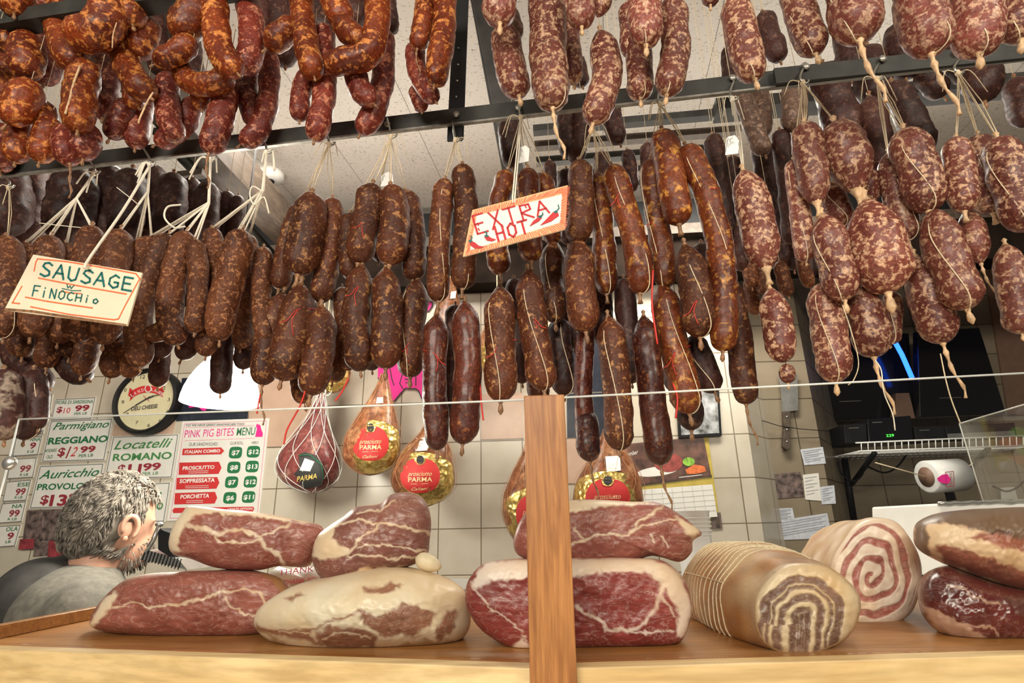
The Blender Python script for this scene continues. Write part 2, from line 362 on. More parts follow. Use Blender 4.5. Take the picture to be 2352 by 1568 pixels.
# ---------------------------------------------------------------- decal helpers (everything lies flat on a real plane)
VP = (1100, -3200)
def board(name, quad, plane, th, mat, parent=None, off=0.0, bevel=0):
    mb = MB(); fr = [plane(x, y, off + th) for x, y in quad]; bk = [p + plane.n * th for p in fr]
    mb.hexa(bk, fr); return mb.build(name, mat, parent, smooth=False, bevel=bevel)
def pane(mb, pts, plane, off, mi=0):
    v = [plane(x, y, off) for x, y in pts]
    mb.add(v, [tuple(range(len(v)))], mi)
def stroke(mb, pts, wpx, plane, off, mi=0, closed=False):
    P = [plane(x, y, off) for x, y in pts]
    if closed: P.append(P[0])
    sc_ = depth(P[0]) / FPX; w_ = wpx * sc_ / 2
    for a, b in zip(P[:-1], P[1:]):
        d = (b - a)
        if d.length < 1e-7: continue
        d.normalize(); s = d.cross(plane.n).normalized() * w_; e = d * w_ * .6
        mb.add([a - s - e, b - s + e, b + s + e, a + s - e], [(0, 1, 2, 3)], mi)
_tc = {}
def textmesh(s, ital, bold):
    k = (s, ital, bold)
    if k in _tc: return _tc[k]
    c = bpy.data.curves.new('t', 'FONT'); c.body = s; c.resolution_u = 3
    c.shear = .35 if ital else 0; c.offset = bold
    o = bpy.data.objects.new('t', c); COL.objects.link(o); bpy.context.view_layer.update()
    me = bpy.data.meshes.new_from_object(o.evaluated_get(bpy.context.evaluated_depsgraph_get()))
    V = [(v.co.x, v.co.y) for v in me.vertices]; F = [tuple(p.vertices) for p in me.polygons]
    COL.objects.unlink(o); bpy.data.objects.remove(o); bpy.data.meshes.remove(me); bpy.data.curves.remove(c)
    xs = [v[0] for v in V]; r = (V, F, min(xs), max(xs)); _tc[k] = r; return r
def txt(mb, s, p0, p1, h, plane, off, mi=0, ital=False, bold=0.0, vp=True):
    V, F, x0, x1 = textmesh(s, ital, bold); dx, dy = p1[0]-p0[0], p1[1]-p0[1]
    if vp: ux, uy = VP[0]-p0[0], VP[1]-p0[1]
    else: ux, uy = dy, -dx
    l = math.hypot(ux, uy); ux, uy = ux/l*h/.7, uy/l*h/.7
    vs = []
    for x, y in V:
        t = (x-x0)/(x1-x0); px = p0[0]+dx*t+ux*y; py = p0[1]+dy*t+uy*y
        vs.append(plane(px, py, off) if callable(plane) else plane)
    mb.add(vs, F, mi)

# ---------------------------------------------------------------- setting
CEIL = CAMZ + 1.24
tp0 = WALL(1105, 1213); ts = (WALL(1202, 1210) - WALL(1005, 1214)).length / 2
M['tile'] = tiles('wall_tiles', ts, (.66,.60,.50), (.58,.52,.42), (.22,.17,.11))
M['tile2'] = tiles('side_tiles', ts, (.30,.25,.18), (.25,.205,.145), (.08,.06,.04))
def wallseg(name, a, b, mat, z0=0, z1=None, u0=0):
    z1 = z1 or CEIL; a = Vector(a); b = Vector(b); a.z = b.z = 0
    mb = MB(); d = (b-a).normalized(); nrm = Vector((-d.y, d.x, 0)) * .08
    mb.add([(a.x,a.y,z0),(b.x,b.y,z0),(b.x,b.y,z1),(a.x,a.y,z1),(a.x+nrm.x,a.y+nrm.y,z0),(b.x+nrm.x,b.y+nrm.y,z0),(b.x+nrm.x,b.y+nrm.y,z1),(a.x+nrm.x,a.y+nrm.y,z1)],
           [(0,1,2,3),(5,4,7,6),(4,0,3,7),(1,5,6,2),(3,2,6,7),(4,5,1,0)])
    o = struct(name, mb, mat); me = o.data; uv = me.uv_layers.new(name='UVMap')
    for l in me.loops:
        v = me.vertices[l.vertex_index].co + o.location
        uv.data[l.index].uv = ((v - a).dot(d) + u0 + 60*ts, v.z - tp0.z + 60*ts)
    return o
wa = WALL(-1500, 1100); wa = Vector((wa.x, wa.y, 0)); wb = WALL(1735, 1100); wc = vplane(2.22, 2)(1780, 1100)
ddir = Vector((wb.x - wa.x, wb.y - wa.y, 0)).normalized()
ua = (Vector((tp0.x, tp0.y, 0)) - wa).dot(ddir)
wallseg('wall_back', wa, wb, M['tile'], u0=-ua)
wallseg('trim_1', wb, wc, M['tile'], u0=.0)
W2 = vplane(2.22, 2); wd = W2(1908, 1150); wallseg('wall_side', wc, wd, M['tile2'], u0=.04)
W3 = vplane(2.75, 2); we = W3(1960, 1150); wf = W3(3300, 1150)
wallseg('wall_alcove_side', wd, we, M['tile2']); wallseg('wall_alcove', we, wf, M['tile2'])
m = MB(); m.box((-6, -3, -.05), (6, 4, 0)); struct('floor', m, plain('floor_tile', (.25,.2,.15), .4))
m = MB(); m.box((-6, -1.0, CEIL), (6, 4, CEIL+.05)); struct('ceiling', m, M['ceiling'])
# timber and black band where wall meets ceiling
def band(name, y0, y1, dd, mat, k=0):
    pl = vplane(2.1 - dd, 4); z0 = pl(1050, y1).z; z1 = pl(1050, y0).z
    a = pl(-1500, 600); b = pl(4200, 600); a.z = b.z = (z0+z1)/2; mb = MB(); mb.bar(a + pl.n*dd*.5, b + pl.n*dd*.5, dd, z1-z0)
    return struct(name, mb, mat)
band('trim_2', 562, 652, .10, M['valance']); band('trim_3', 540, 562, .14, M['beamw']); band('trim_4', 486, 540, .11, M['black'])
# tinted wall tiles
def tint(n, quad, mat):
    o = board('trim_%d' % n, quad, WALL, .003, mat); tag(o, kind='structure')
tint(5, [(418,868),(575,862),(571,962),(404,967)], M['navy'])
tint(6, [(577,862),(720,858),(709,1022),(562,1028)], M['pinktile'])
tint(7, [(1104,905),(1201,902),(1203,1006),(1105,1009)], M['pinktile'])
tint(8, [(1302,700),(1400,697),(1400,898),(1302,901)], M['navy'])
tint(9, [(1302,904),(1400,901),(1402,1002),(1303,1005)], M['navy'])
tint(10, [(1302,1008),(1402,1005),(1403,1108),(1303,1110)], M['pinktile'])
tint(11, [(975,760),(1098,757),(1099,852),(972,856)], M['pinktile'])
tint(12, [(262,975),(402,968),(385,1060),(250,1060)], M['pinktile'])

# ---------------------------------------------------------------- overhead rack of steel rails
def seg_rail(name, p0, p1, D, hpx, th, label, yaw=8.3, group=None, edge=True):
    pl = vplane(D, yaw); a = pl(*p0); b = pl(*p1); mb = MB()
    hm = hpx * depth((a+b)/2) / FPX
    z = (a.z+b.z)/2; 
    mb.bar(a + Vector((0,0,hm/2)) + pl.n*th/2, b + Vector((0,0,hm/2)) + pl.n*th/2, th, hm)
    o = mb.build(name, M['steel'], smooth=False, bevel=.0008)
    if edge:
        e = MB(); e.bar(a + pl.n*th*.5 - Vector((0,0,.0018)), b + pl.n*th*.5 - Vector((0,0,.0018)), th*1.3, .0036); e.build('lower_lip', M['steel_edge'], o, smooth=False)  # pale lip paints the light caught along the rail's lower edge
    return tag(o, label, 'rail', group)
rail = seg_rail('hanging_rail', (-260, 432), (2620, 100), .80, 40, .005, 'long dark steel rail crossing the whole view, sausages hooked below it')
rk = rack(.80)
def bolt(par, x, y, D, r=.006):
    pl = rack(D - .004); p = pl(x, y); mb = MB(); mb.ell(p, r, r*.5, r, 12, 6); mb.build('bolt', M['steel_edge'], par)
for x, y in ((1048,262),(1190,247),(890,285),(607,322),(1352,218),(1683,178)): bolt(rail, x, y, .80)
r2 = MB(); pl = rack(.792)
a = pl(1782, 192); b = pl(2620, 106); r2.bar(a + Vector((0,0,.013)), b + Vector((0,0,.013)), .006, .030)
spl = tag(r2.build('splice_rail', M['steel'], smooth=False, bevel=.0008), 'second length of steel rail lapped over the long rail at upper right', 'rail')
for x, y in ((1852,152),(2028,134),(2200,118)): bolt(spl, x, y, .788)
# perforated strap
pl = rack(.812); mb = MB(); q = [(1046,-60),(1078,-60),(1064,318),(1026,318)]
fr = [pl(*p) for p in q]; mb.hexa([p + pl.n*.004 for p in fr], fr)
st = tag(mb.build('perforated_strap', M['black'], smooth=False, bevel=.001), 'black perforated steel strap hanging vertically behind the rail', 'strap')
for x, y in ((1053,110),(1052,148),(1050,185),(1048,222)):
    mb = MB(); mb.ell(pl(x, y, .001), .0022, .001, .0022, 10, 6); mb.build('hole', M['steel_edge'], st)
pl = rack(.80); mb = MB(); fr = [pl(x, y, -.004) for x, y in ((1028,262),(1064,258),(1062,322),(1026,324))]
mb.hexa([p + pl.n*.004 for p in fr], fr); mb.build('strap_foot', M['black'], st, smooth=False, bevel=.004)
# beams
def beam(name, pa, pb, z, w_, h_, mat, label):
    a = PZ(*pa, CAMZ + z); b = PZ(*pb, CAMZ + z); d = (b-a); a = a - d*.35
    mb = MB(); mb.bar(a + Vector((0,0,h_/2)), b + Vector((0,0,h_/2)), w_, h_); o = mb.build(name, mat, smooth=False, bevel=.002); tag(o, label, 'beam'); return o
beam('steel_beam', (1115,0), (1190,440), 1.02, .055, .05, M['steel'], 'dark steel beam running towards the wall beside the black strap')
beam('ledge_strip', (1090,0), (1168,440), 1.05, .018, .05, M['steel'], 'thin dark strip along the left side of the steel beam')
bm = beam('timber_beam', (395,290), (670,572), .98, .085, .11, M['beamw'], 'dark timber beam slanting down behind the white ribbons')
a = PZ(360,300,CAMZ+.97); b = PZ(628,585,CAMZ+.97); mb = MB(); mb.bar(a, b, .02, .02); mb.build('pipe', M['steel'], bm)
# rear slats
for i, (x0, y0, x1, y1) in enumerate(((1225,300,1700,258),(1228,336,1700,300),(1232,372,1700,338),(1236,408,1700,374),(1240,440,1700,408),(370,410,470,398),(370,470,520,452))):
    z = CAMZ + .93; a = PZ(x0, y0, z); b = PZ(x1, y1, z); mb = MB(); mb.bar(a, b, .022, .018)
    tag(mb.build('rack_slat', M['steel'] if i % 2 == 0 else M['beamw'], smooth=False), 'dark slat of the rear rack, ' + ['topmost of the five behind the beam','second of five behind the beam','third of five behind the beam','fourth of five behind the beam','lowest of five behind the beam','upper of two at far left','lower of two at far left'][i], 'slat', 'slats of the rear rack')
a = PZ(1640,255,CAMZ+.9); b = PZ(2420,190,CAMZ+.9); mb = MB(); mb.bar(a, b, .05, .03); tag(mb.build('rack_slat', M['steel'], smooth=False), 'wide dark slat of the rear rack at the right', 'slat', 'slats of the rear rack')
# round ceiling fixture
p = PZ(622, 408, CEIL - .02); mb = MB(); mb.tube([p + Vector((0,0,.02)), p, p - Vector((0,0,.012))], [.045,.045,.03], 24)
ff = tag(mb.build('ceiling_fixture', M['white']), 'small round white fixture on the ceiling beside the timber beam', 'fixture')
mb = MB(); mb.ell(p - Vector((0,0,.016)), .014, .014, .008); mb.build('sensor', M['black'], ff)
# ceiling reflector housings for the two area lights above the counter
# ---------------------------------------------------------------- signs on the wall
def sign(name, quad, label, items, border=True, th=.004, mat=None, cat='sign', off0=0.0):
    o = board(name, quad, WALL, th, mat or M['paper'], off=off0); tag(o, label, cat)
    off = off0 + th + .0006
    if border:
        cx = sum(p[0] for p in quad)/4; cy = sum(p[1] for p in quad)/4
        q = [(cx+(x-cx)*.955, cy+(y-cy)*.955) for x, y in quad]
        mb = MB(); stroke(mb, q, 1.3, WALL, off, closed=True); mb.build('border', M['ink'], o, smooth=False)
    for s, p0, p1, h, mt, it, bo in items:
        mb = MB(); txt(mb, s, p0, p1, h, WALL, off + .0003, ital=it, bold=bo); mb.build('lettering', M[mt], o, smooth=False)
    return o
B = .025
sign('price_sign', [(115,966),(260,960),(241,1057),(94,1061)], 'white price sign reading Parmigiano Reggiano with green letters', [
 ('Parmigiano',(121,987),(249,981),17,'green',True,.01),('REGGIANO',(109,1020),(246,1014),15,'green',False,B+.01),('$',(131,1047),(148,1046),19,'maroon',False,B),('1',(150,1051),(159,1050),25,'maroon',True,B+.01),('2',(160,1048),(175,1047),22,'red',True,0),
 ('99',(183,1039),(218,1037),14,'maroon',False,B+.01),('PER LB',(180,1050),(213,1048),7,'green',False,.008),('4YEARS',(103,1039),(129,1037),8,'green',False,.005),('OLD',(106,1053),(120,1052),8,'green',False,.005)])
sign('price_sign', [(90,1069),(240,1063),(222,1164),(66,1168)], 'white price sign reading Auricchio Provolone left of the grey head', [
 ('Auricchio',(88,1100),(226,1092),20,'green',True,.01),('PROVOLONE',(84,1125),(222,1121),14,'green',False,B),('$',(91,1157),(110,1156),20,'maroon',False,B),('13',(112,1161),(151,1160),25,'maroon',False,B+.01),('99',(156,1149),(200,1148),16,'maroon',False,B+.01),('PER LB',(153,1161),(195,1160),7,'green',False,.008)])
sign('price_sign', [(258,1002),(412,996),(396,1097),(238,1101)], 'white price sign reading Locatelli Romano below the wall clock', [
 ('Locatelli',(261,1032),(393,1026),21,'lgreen',True,.01),('ROMANO',(258,1058),(393,1053),16,'lgreen',False,B),('$',(268,1087),(286,1086),20,'maroon',False,B),('11',(291,1091),(322,1090),25,'maroon',False,B+.01),('99',(327,1080),(368,1078),16,'maroon',False,B+.01),('PER LB',(326,1091),(363,1089),7,'lgreen',False,.008)])
sign('price_sign', [(234,1113),(393,1107),(379,1198),(215,1202)], 'white price sign partly hidden behind the grey haired head', [
 ('rino',(324,1143),(370,1140),17,'green',True,.01),('NO',(345,1170),(373,1169),16,'lgreen',False,B+.01),('9',(346,1195),(355,1194),13,'maroon',False,B)])
sign('price_sign', [(127,917),(220,912),(210,962),(116,965)], 'small white price sign reading Fiore di Sardegna', [
 ('FIORE DI SARDEGNA',(129,928),(213,925),8,'green',False,.012),('$',(129,947),(142,946),13,'maroon',False,B),('10',(145,949),(160,948),13,'red',False,0),('99',(171,944),(204,942),13,'maroon',False,B+.01),('PER LB',(170,953),(199,951),6,'green',False,.008)])
col = [([(60,911),(121,905),(115,947),(55,950)],[('9',(91,936),(106,935),13,'maroon'),('LB',(91,944),(102,943),6,'green')],'topmost'),
 ([(50,958),(106,953),(99,996),(42,1000)],[('9',(78,985),(91,983),14,'maroon'),('LB',(78,993),(88,992),6,'green')],'second'),
 ([(36,1006),(97,1001),(87,1044),(28,1048)],[('NNA',(69,1013),(92,1012),8,'green'),('9',(67,1030),(81,1029),14,'maroon'),('R LB',(62,1040),(77,1039),6,'green')],'third'),
 ([(24,1054),(85,1050),(76,1096),(15,1100)],[('99',(44,1084),(69,1082),15,'maroon'),('R LB',(45,1093),(64,1092),6,'green')],'fourth'),
 ([(15,1106),(72,1101),(60,1149),(5,1152)],[('ESE',(40,1117),(66,1116),9,'green'),('99',(34,1137),(57,1135),15,'maroon'),('R LB',(33,1145),(51,1144),6,'green')],'fifth'),
 ([(5,1156),(60,1151),(49,1198),(-8,1202)],[('NA',(27,1167),(51,1165),9,'green'),('99',(19,1186),(43,1185),15,'maroon'),('R LB',(17,1195),(38,1194),6,'green')],'sixth'),
 ([(-10,1208),(48,1205),(34,1254),(-22,1258)],[('OLA',(13,1220),(40,1218),10,'green'),('9',(15,1238),(30,1237),15,'maroon'),('LB',(12,1247),(24,1246),6,'green')],'lowest')]
for q, its, w_ in col:
    o = sign('price_sign', q, w_ + ' small price sign in the column at the far left wall', [(s,a,b,h,mt,False,B if mt=='maroon' else .01) for s,a,b,h,mt in its]); o['group'] = 'small price signs in the left column'
# menu
def menu():
    o = sign('menu_board', [(419,967),(619,960),(595,1187),(383,1196)], 'white sandwich menu with red arrows and green price squares', [
     ('YO! WE HAVE GREAT SANDWICHES TOO!',(426,979),(561,976),5,'ink',False,.015),('PINK PIG BITES',(423,1005),(536,1000),18,'mag',False,0),('MENU',(543,1000),(585,998),18,'green',False,.01),
     ('OUR SANDWICHES',(433,1024),(499,1023),8,'ink',False,0),('CLUB ROLL',(528,1021),(559,1020),7,'ink',False,0),('HERO',(578,1019),(593,1019),6,'ink',False,0)], border=False)
    off = .0046
    mb = MB(); stroke(mb, [(424,973),(612,966),(591,1181),(391,1190)], .8, WALL, off, closed=True)
    stroke(mb, [(424,1012),(585,1006)], .7, WALL, off); stroke(mb, [(426,982),(583,977)], .7, WALL, off); mb.build('border', M['mag'], o, smooth=False)
    mb = MB(); pane(mb, [(590,973),(598,976),(600,985),(604,995),(603,1003),(597,1003),(592,1003),(586,1003),(588,993),(590,985),(588,978)], WALL, off); mb.build('pig_emblem', M['mag'], o, smooth=False)
    arrows = [([(420,1030),(508,1027),(515,1035),(508,1043),(418,1045)],'ITALIAN COMBO',(424,1041),(505,1038),7),
              ([(412,1062),(503,1060),(509,1074),(502,1088),(410,1090)],'PROSCIUTTO',(419,1079),(492,1076),8),
              ([(406,1097),(499,1095),(504,1108),(497,1122),(404,1124)],'SOPPRESSATA',(412,1109),(493,1106),9),
              ([(402,1132),(494,1129),(499,1143),(493,1156),(400,1158)],'PORCHETTA',(414,1145),(480,1142),9)]
    for q, s, a, b, h in arrows:
        mb = MB(); pane(mb, q, WALL, off); ar = mb.build('arrow', M['red'], o, smooth=False)
        mb = MB(); txt(mb, s, a, b, h, WALL, off+.0006, bold=.03)
        for k in (0, 1): 
            y = q[4][1] - 8 + k*4
            if h > 7: stroke(mb, [(a[0]+14, y), (b[0]-14, y-1.2)], 1, WALL, off+.0006)
        mb.build('lettering', M['white'], ar, smooth=False)
    for (cx, cy), s in zip([(541,1039),(582,1037),(537,1073),(579,1071),(532,1107),(575,1106),(528,1143),(571,1141)], ['$7','$12','$8','$13','$7','$12','$6','$11']):
        q = []
        for k in range(20):
            a = 2*math.pi*(k+.5)/20; c_, s_ = math.cos(a), math.sin(a); f = 1/max(abs(c_)**4+abs(s_)**4, 1e-6)**.25
            q.append((cx+15*c_*f - 1.6*s_*f, cy+13.5*s_*f))
        mb = MB(); pane(mb, q, WALL, off); g = mb.build('price_square', M['green'], o, smooth=False)
        ww = 9 if len(s) == 2 else 12
        mb = MB(); txt(mb, s, (cx-ww, cy+5.5), (cx+ww, cy+4.7), 10, WALL, off+.0006, bold=.03); mb.build('lettering', M['white'], g, smooth=False)
    mb = MB(); pane(mb, [(400,1166),(582,1163),(584,1168),(581,1174),(398,1178),(396,1172)], WALL, off); ar = mb.build('arrow', M['red'], o, smooth=False)
    mb = MB(); txt(mb, 'CREATE OPTION!', (522,1172), (580,1170), 5, WALL, off+.0006, bold=.02); mb.build('lettering', M['white'], ar, smooth=False)
menu()
# clock
def clock():
    q = []; pl = WALL; c = pl(339, 921, .03); s = depth(c)/FPX; u = Vector((0,0,1)).cross(pl.n).normalized(); u = -u if u.x < 0 else u; v = Vector((0,0,1)); n = -pl.n
    R_ = 76*s
    def ring(r0, y0, r1, y1, N=48):
        vs = []
        for r_, y_ in ((r0,y0),(r1,y1)):
            for k in range(N): a = 2*math.pi*k/N; vs.append(c + u*r_*math.cos(a) + v*r_*math.sin(a) + n*y_)
        return vs, [(k,(k+1)%N,N+(k+1)%N,N+k) for k in range(N)]
    mb = MB()
    prof = [(R_*1.0,-.03),(R_*1.02,.0),(R_*1.0,.02),(R_*.95,.028),(R_*.90,.02),(R_*.87,.008)]
    for a, b in zip(prof[:-1], prof[1:]): mb.add(*ring(a[0],a[1],b[0],b[1]))
    o = tag(mb.build('wall_clock', M['black']), 'round wall clock with cream face and thick black rim', 'clock')
    o['label'] = 'round cream-faced wall clock with thick black rim above the price signs'
    mb = MB(); N = 48; mb.add([c + n*.009] + [c + u*R_*.89*math.cos(2*math.pi*k/N) + v*R_*.89*math.sin(2*math.pi*k/N) + n*.009 for k in range(N)], [(0,k+1,(k+1)%N+1) for k in range(N)])
    face = mb.build('clock_face', M['cream'], o, smooth=False)
    cp = Plane(pl.n, pl.n.dot(c)); off = .0105
    mb = MB(); ph = (331, 922)
    for k in range(1, 13):
        a = math.radians(90 - 30*k + 3); x = 334 + 53*math.cos(a) - 8*math.sin(a)*.5; y = 920 - 55*math.sin(a)
        if k in (7, 8, 5, 6) : y += 1
        txt(mb, str(k), (x-5 if k > 9 else x-3, y+4), (x+5 if k > 9 else x+3, y+4), 8, cp, off, bold=0)
    txt(mb, 'DELI CHEESE', (301,943), (361,936), 9, cp, off, bold=.02); mb.build('numerals', M['ink'], face, smooth=False)
    mb = MB(); up = []; lo = []
    for k in range(15):
        t = -1 + 2*k/14; x = 336 + 37*t; y = 894 + 13*t*t - t*2; up.append((x, y-9)); lo.append((x+1, y+7))
    for k in range(14): pane(mb, [up[k], up[k+1], lo[k+1], lo[k]], cp, off)
    pane(mb, [(298,890),(305,896),(305,914),(297,921),(300,912),(294,908)], cp, off); pane(mb, [(367,892),(375,886),(373,894),(378,898),(372,905),(368,908)], cp, off)
    bn = mb.build('banner', M['red'], face, smooth=False)
    mb = MB(); off2 = off+.0008
    for ch, x, y, r_ in (('L',305,912,-28),('A',312,908,-24),('N',320,904,-18),('D',328,901,-12),('L',350,900,8),('A',356,902,12),('K',361,904,16),('E',366,907,20),('S',370,910,24)):
        ca, sa = math.cos(math.radians(r_)), math.sin(math.radians(r_)); txt(mb, ch, (x-2.6*ca, y-2.6*sa-2), (x+2.6*ca, y+2.6*sa-2), 7.5, cp, off2, bold=.0, vp=False)
    for k in range(16):
        a = 2*math.pi*k/16; b_ = 2*math.pi*(k+1)/16
        stroke(mb, [(340+7*math.cos(a), 892+8*math.sin(a)), (340+7*math.cos(b_), 892+8*math.sin(b_))], 2.2, cp, off2)
    mb.build('lettering', M['white'], bn, smooth=False)
    mb = MB(); stroke(mb, [(284,948),(312,930)], 1.6, cp, off2+.001); stroke(mb, [(312,930),(344,911)], 3, cp, off2+.001); mb.build('minute_hand', M['ink'], o, smooth=False)
    mb = MB(); stroke(mb, [(333,917),(352,909)], 3.6, cp, off2+.0016); stroke(mb, [(352,909),(366,906)], 2, cp, off2+.0016); mb.build('hour_hand', M['ink'], o, smooth=False)
    mb = MB(); stroke(mb, [(329,908),(343,922)], 1.2, cp, off2+.002); mb.build('second_hand', M['maroon'], o, smooth=False)
clock()
# photo collage low at left
for i, (q, mt, lb) in enumerate((([(62,1172),(100,1170),(92,1262),(48,1264)],'photo','dark photo print, leftmost of the collage below the price signs'),
     ([(100,1170),(170,1168),(160,1240),(90,1243)],'photo','dark photo print of people, upper right of the collage'),
     ([(112,1242),(160,1240),(154,1284),(108,1286)],'rowphoto','small reddish photo print, lower right of the collage'),
     ([(80,1245),(112,1243),(107,1276),(76,1278)],'photo','small photo print, bottom middle of the collage'),
     ([(46,1238),(78,1237),(76,1260),(42,1262)],'rowphoto','narrow wine-red print at the lower left of the collage'))):
    sign('photo_print', q, lb, [], border=False, th=.002, mat=M[mt], cat='photo', off0=.0005*i)
# wall pig painting: plain pink animal shape with dark outlines
def pink(quadpts, lines, label, nm='wall_painting'):
    mb = MB(); n = len(quadpts); fr = [WALL(x, y, .006) for x, y in quadpts]; mb.hexa([p + WALL.n*.005 for p in fr], fr)
    o = tag(mb.build(nm, M['mag'], smooth=False), label, 'wall painting')
    mb = MB()
    for l in lines: stroke(mb, l, 2.2, WALL, .0072)
    if lines: mb.build('outline', M['ink'], o, smooth=False)
pink([(868,800),(985,790),(985,880),(978,918),(968,914),(962,898),(955,892),(930,892),(918,905),(905,921),(898,920),(885,880),(868,868)],
     [[(868,868),(885,880),(898,920),(905,921),(918,905),(930,892),(955,892),(962,898),(968,914),(978,918)],[(925,855),(918,880),(925,892)],[(895,842),(900,870),(905,885)],[(955,860),(955,885)],[(930,862),(945,864)],[(930,870),(945,872)],[(932,878),(945,880)]],
     'magenta animal legs painted on the tiled wall behind the brown sausages')
pink([(975,692),(992,693),(993,702),(985,714),(972,716)], [[(975,692),(992,693),(993,702),(985,714),(972,716)]], 'small magenta painted patch on the wall above the animal legs', 'wall_painting')
mb = MB(); 
for q in ([(430,925),(445,921),(458,927),(450,934),(435,936)],[(450,930),(470,925),(480,930),(472,943),(465,943)],[(515,933),(525,932),(526,941),(518,941)]): pane(mb, q, WALL, .0045)
tag(mb.build('pink_floor_mark', M['mag'], smooth=False), 'small pink painted marks on the navy tiles under the lamp', 'wall painting')
bpy.data.objects['pink_floor_mark'].name = 'pink_tile_mark'

# calendar
def calendar():
    o = sign('wall_calendar', [(1432,1030),(1626,1000),(1655,1210),(1455,1228)], 'wall calendar with food photo above a white grid', [], border=False, mat=plain('calendar_yellow', (.55,.42,.08), .5), cat='calendar')
    mb = MB(); pane(mb, [(1432,1020),(1616,1002),(1634,1094),(1448,1118)], WALL, .0046); ph = mb.build('picture', plain('calendar_dark', (.12,.055,.04), .35, noisy=.8, nscale=25), o, smooth=False)
    mb = MB(); 
    e = [(1510+48*math.cos(a), 1082-math.cos(a)*6+11*math.sin(a)) for a in [k*math.pi/12 for k in range(24)]]; pane(mb, e, WALL, .0052); mb.build('plate', M['white'], ph, smooth=False)
    mb = MB(); e = [(1535+34*math.cos(a), 1062+22*math.sin(a)) for a in [k*math.pi/10 for k in range(20)]]; pane(mb, e, WALL, .0056); mb.build('roast', plain('roast_print', (.32,.06,.05), .4, noisy=.5, nscale=60), ph, smooth=False)
    mb = MB(); e = [(1582+14*math.cos(a), 1060+10*math.sin(a)) for a in [k*math.pi/7 for k in range(14)]]; pane(mb, e, WALL, .0058); mb.build('lettuce', plain('lettuce_print', (.25,.5,.06), .5, noisy=.4, nscale=80), ph, smooth=False)
    mb = MB(); pane(mb, [(1574,1078),(1595,1066),(1618,1070),(1622,1082),(1600,1088),(1578,1088)], WALL, .0060); mb.build('shrimp', plain('shrimp_print', (.75,.18,.05), .5, noisy=.3, nscale=80), ph, smooth=False)
    mb = MB(); txt(mb, 'cember', (1437,1048), (1466,1042), 10, WALL, .0056, ital=True)
    stroke(mb, [(1560,1096),(1612,1090)], 1.5, WALL, .0056); mb.build('lettering', M['white'], ph, smooth=False)
    mb = MB(); pane(mb, [(1474,1124),(1636,1112),(1648,1186),(1480,1200)], WALL, .0046); pg = mb.build('month_page', M['white'], o, smooth=False)
    mb = MB()
    for k in range(1, 6): stroke(mb, [(1474+k*1.5, 1124+k*12), (1636+k*2, 1112+k*12)], .7, WALL, .0052)
    for k in range(1, 7): stroke(mb, [(1474+k*23, 1124-k*1.7), (1480+k*24, 1200-k*2)], .7, WALL, .0052)
    mb.build('grid', plain('grey_ink', (.45,.43,.4), .7, noisy=0), pg, smooth=False)
    mb = MB(); 
    for k in range(60):
        t = k/59; x = 1450+t*184; y = 1117-t*23; stroke(mb, [(x, y-3), (x+.6, y+3)], 1.4, WALL, .0058)
    mb.build('spiral_binding', M['ink'], o, smooth=False)
calendar()
o = sign('framed_photo', [(1552,880),(1650,872),(1658,1000),(1560,1006)], 'framed black and white photo left of the pillar, half behind salami', [], border=False, mat=M['black'], th=.015, cat='picture frame')
mb = MB(); pane(mb, [(1558,886),(1646,879),(1652,994),(1565,999)], WALL, .0158); mb.build('photo', plain('bw_photo', (.32,.33,.34), .3, noisy=.95, nscale=30), o, smooth=False)
sign('small_card', [(1630,1178),(1655,1176),(1660,1212),(1633,1214)], 'small dark card on the wall below the calendar', [], border=False, mat=M['photo'], cat='card')
# papers on the side wall
for q, mt, lb in (([(1838,1032),(1890,1026),(1897,1064),(1848,1068)],'paper_blue','small bluish note, highest of the papers on the side wall'),
  ([(1766,1090),(1838,1083),(1848,1140),(1776,1146)],'photo','brownish flyer with picture taped on the side wall'),
  ([(1844,1090),(1880,1086),(1887,1150),(1850,1147)],'paper','white handwritten note right of the brownish flyer'),
  ([(1884,1118),(1916,1114),(1920,1156),(1888,1158)],'paper_blue','grey note at the right edge of the side wall'),
  ([(1778,1168),(1820,1166),(1826,1195),(1782,1198)],'paper_blue','grey square note below the brownish flyer'),
  ([(1783,1196),(1900,1178),(1912,1235),(1786,1240)],'paper_blue','large bluish sheet low on the side wall behind the rolls')):
    o = board('wall_note', q, W2, .001, M[mt], off=.001); tag(o, lb, 'note')
    mb = MB(); (x0,y0),(x1,y1),_,(x3,y3) = q
    for k in range(1, 7):
        t = k/7.5; stroke(mb, [(x0+(x3-x0)*t+4, y0+(y3-y0)*t), (x1+(x3-x0)*t-(5 if k%2 else 14), y1+(y3-y0)*t)], .9, W2, .0032)
    if mt != 'photo': mb.build('handwriting', plain('faded_ink', (.22,.22,.28), .7, noisy=0), o, smooth=False)
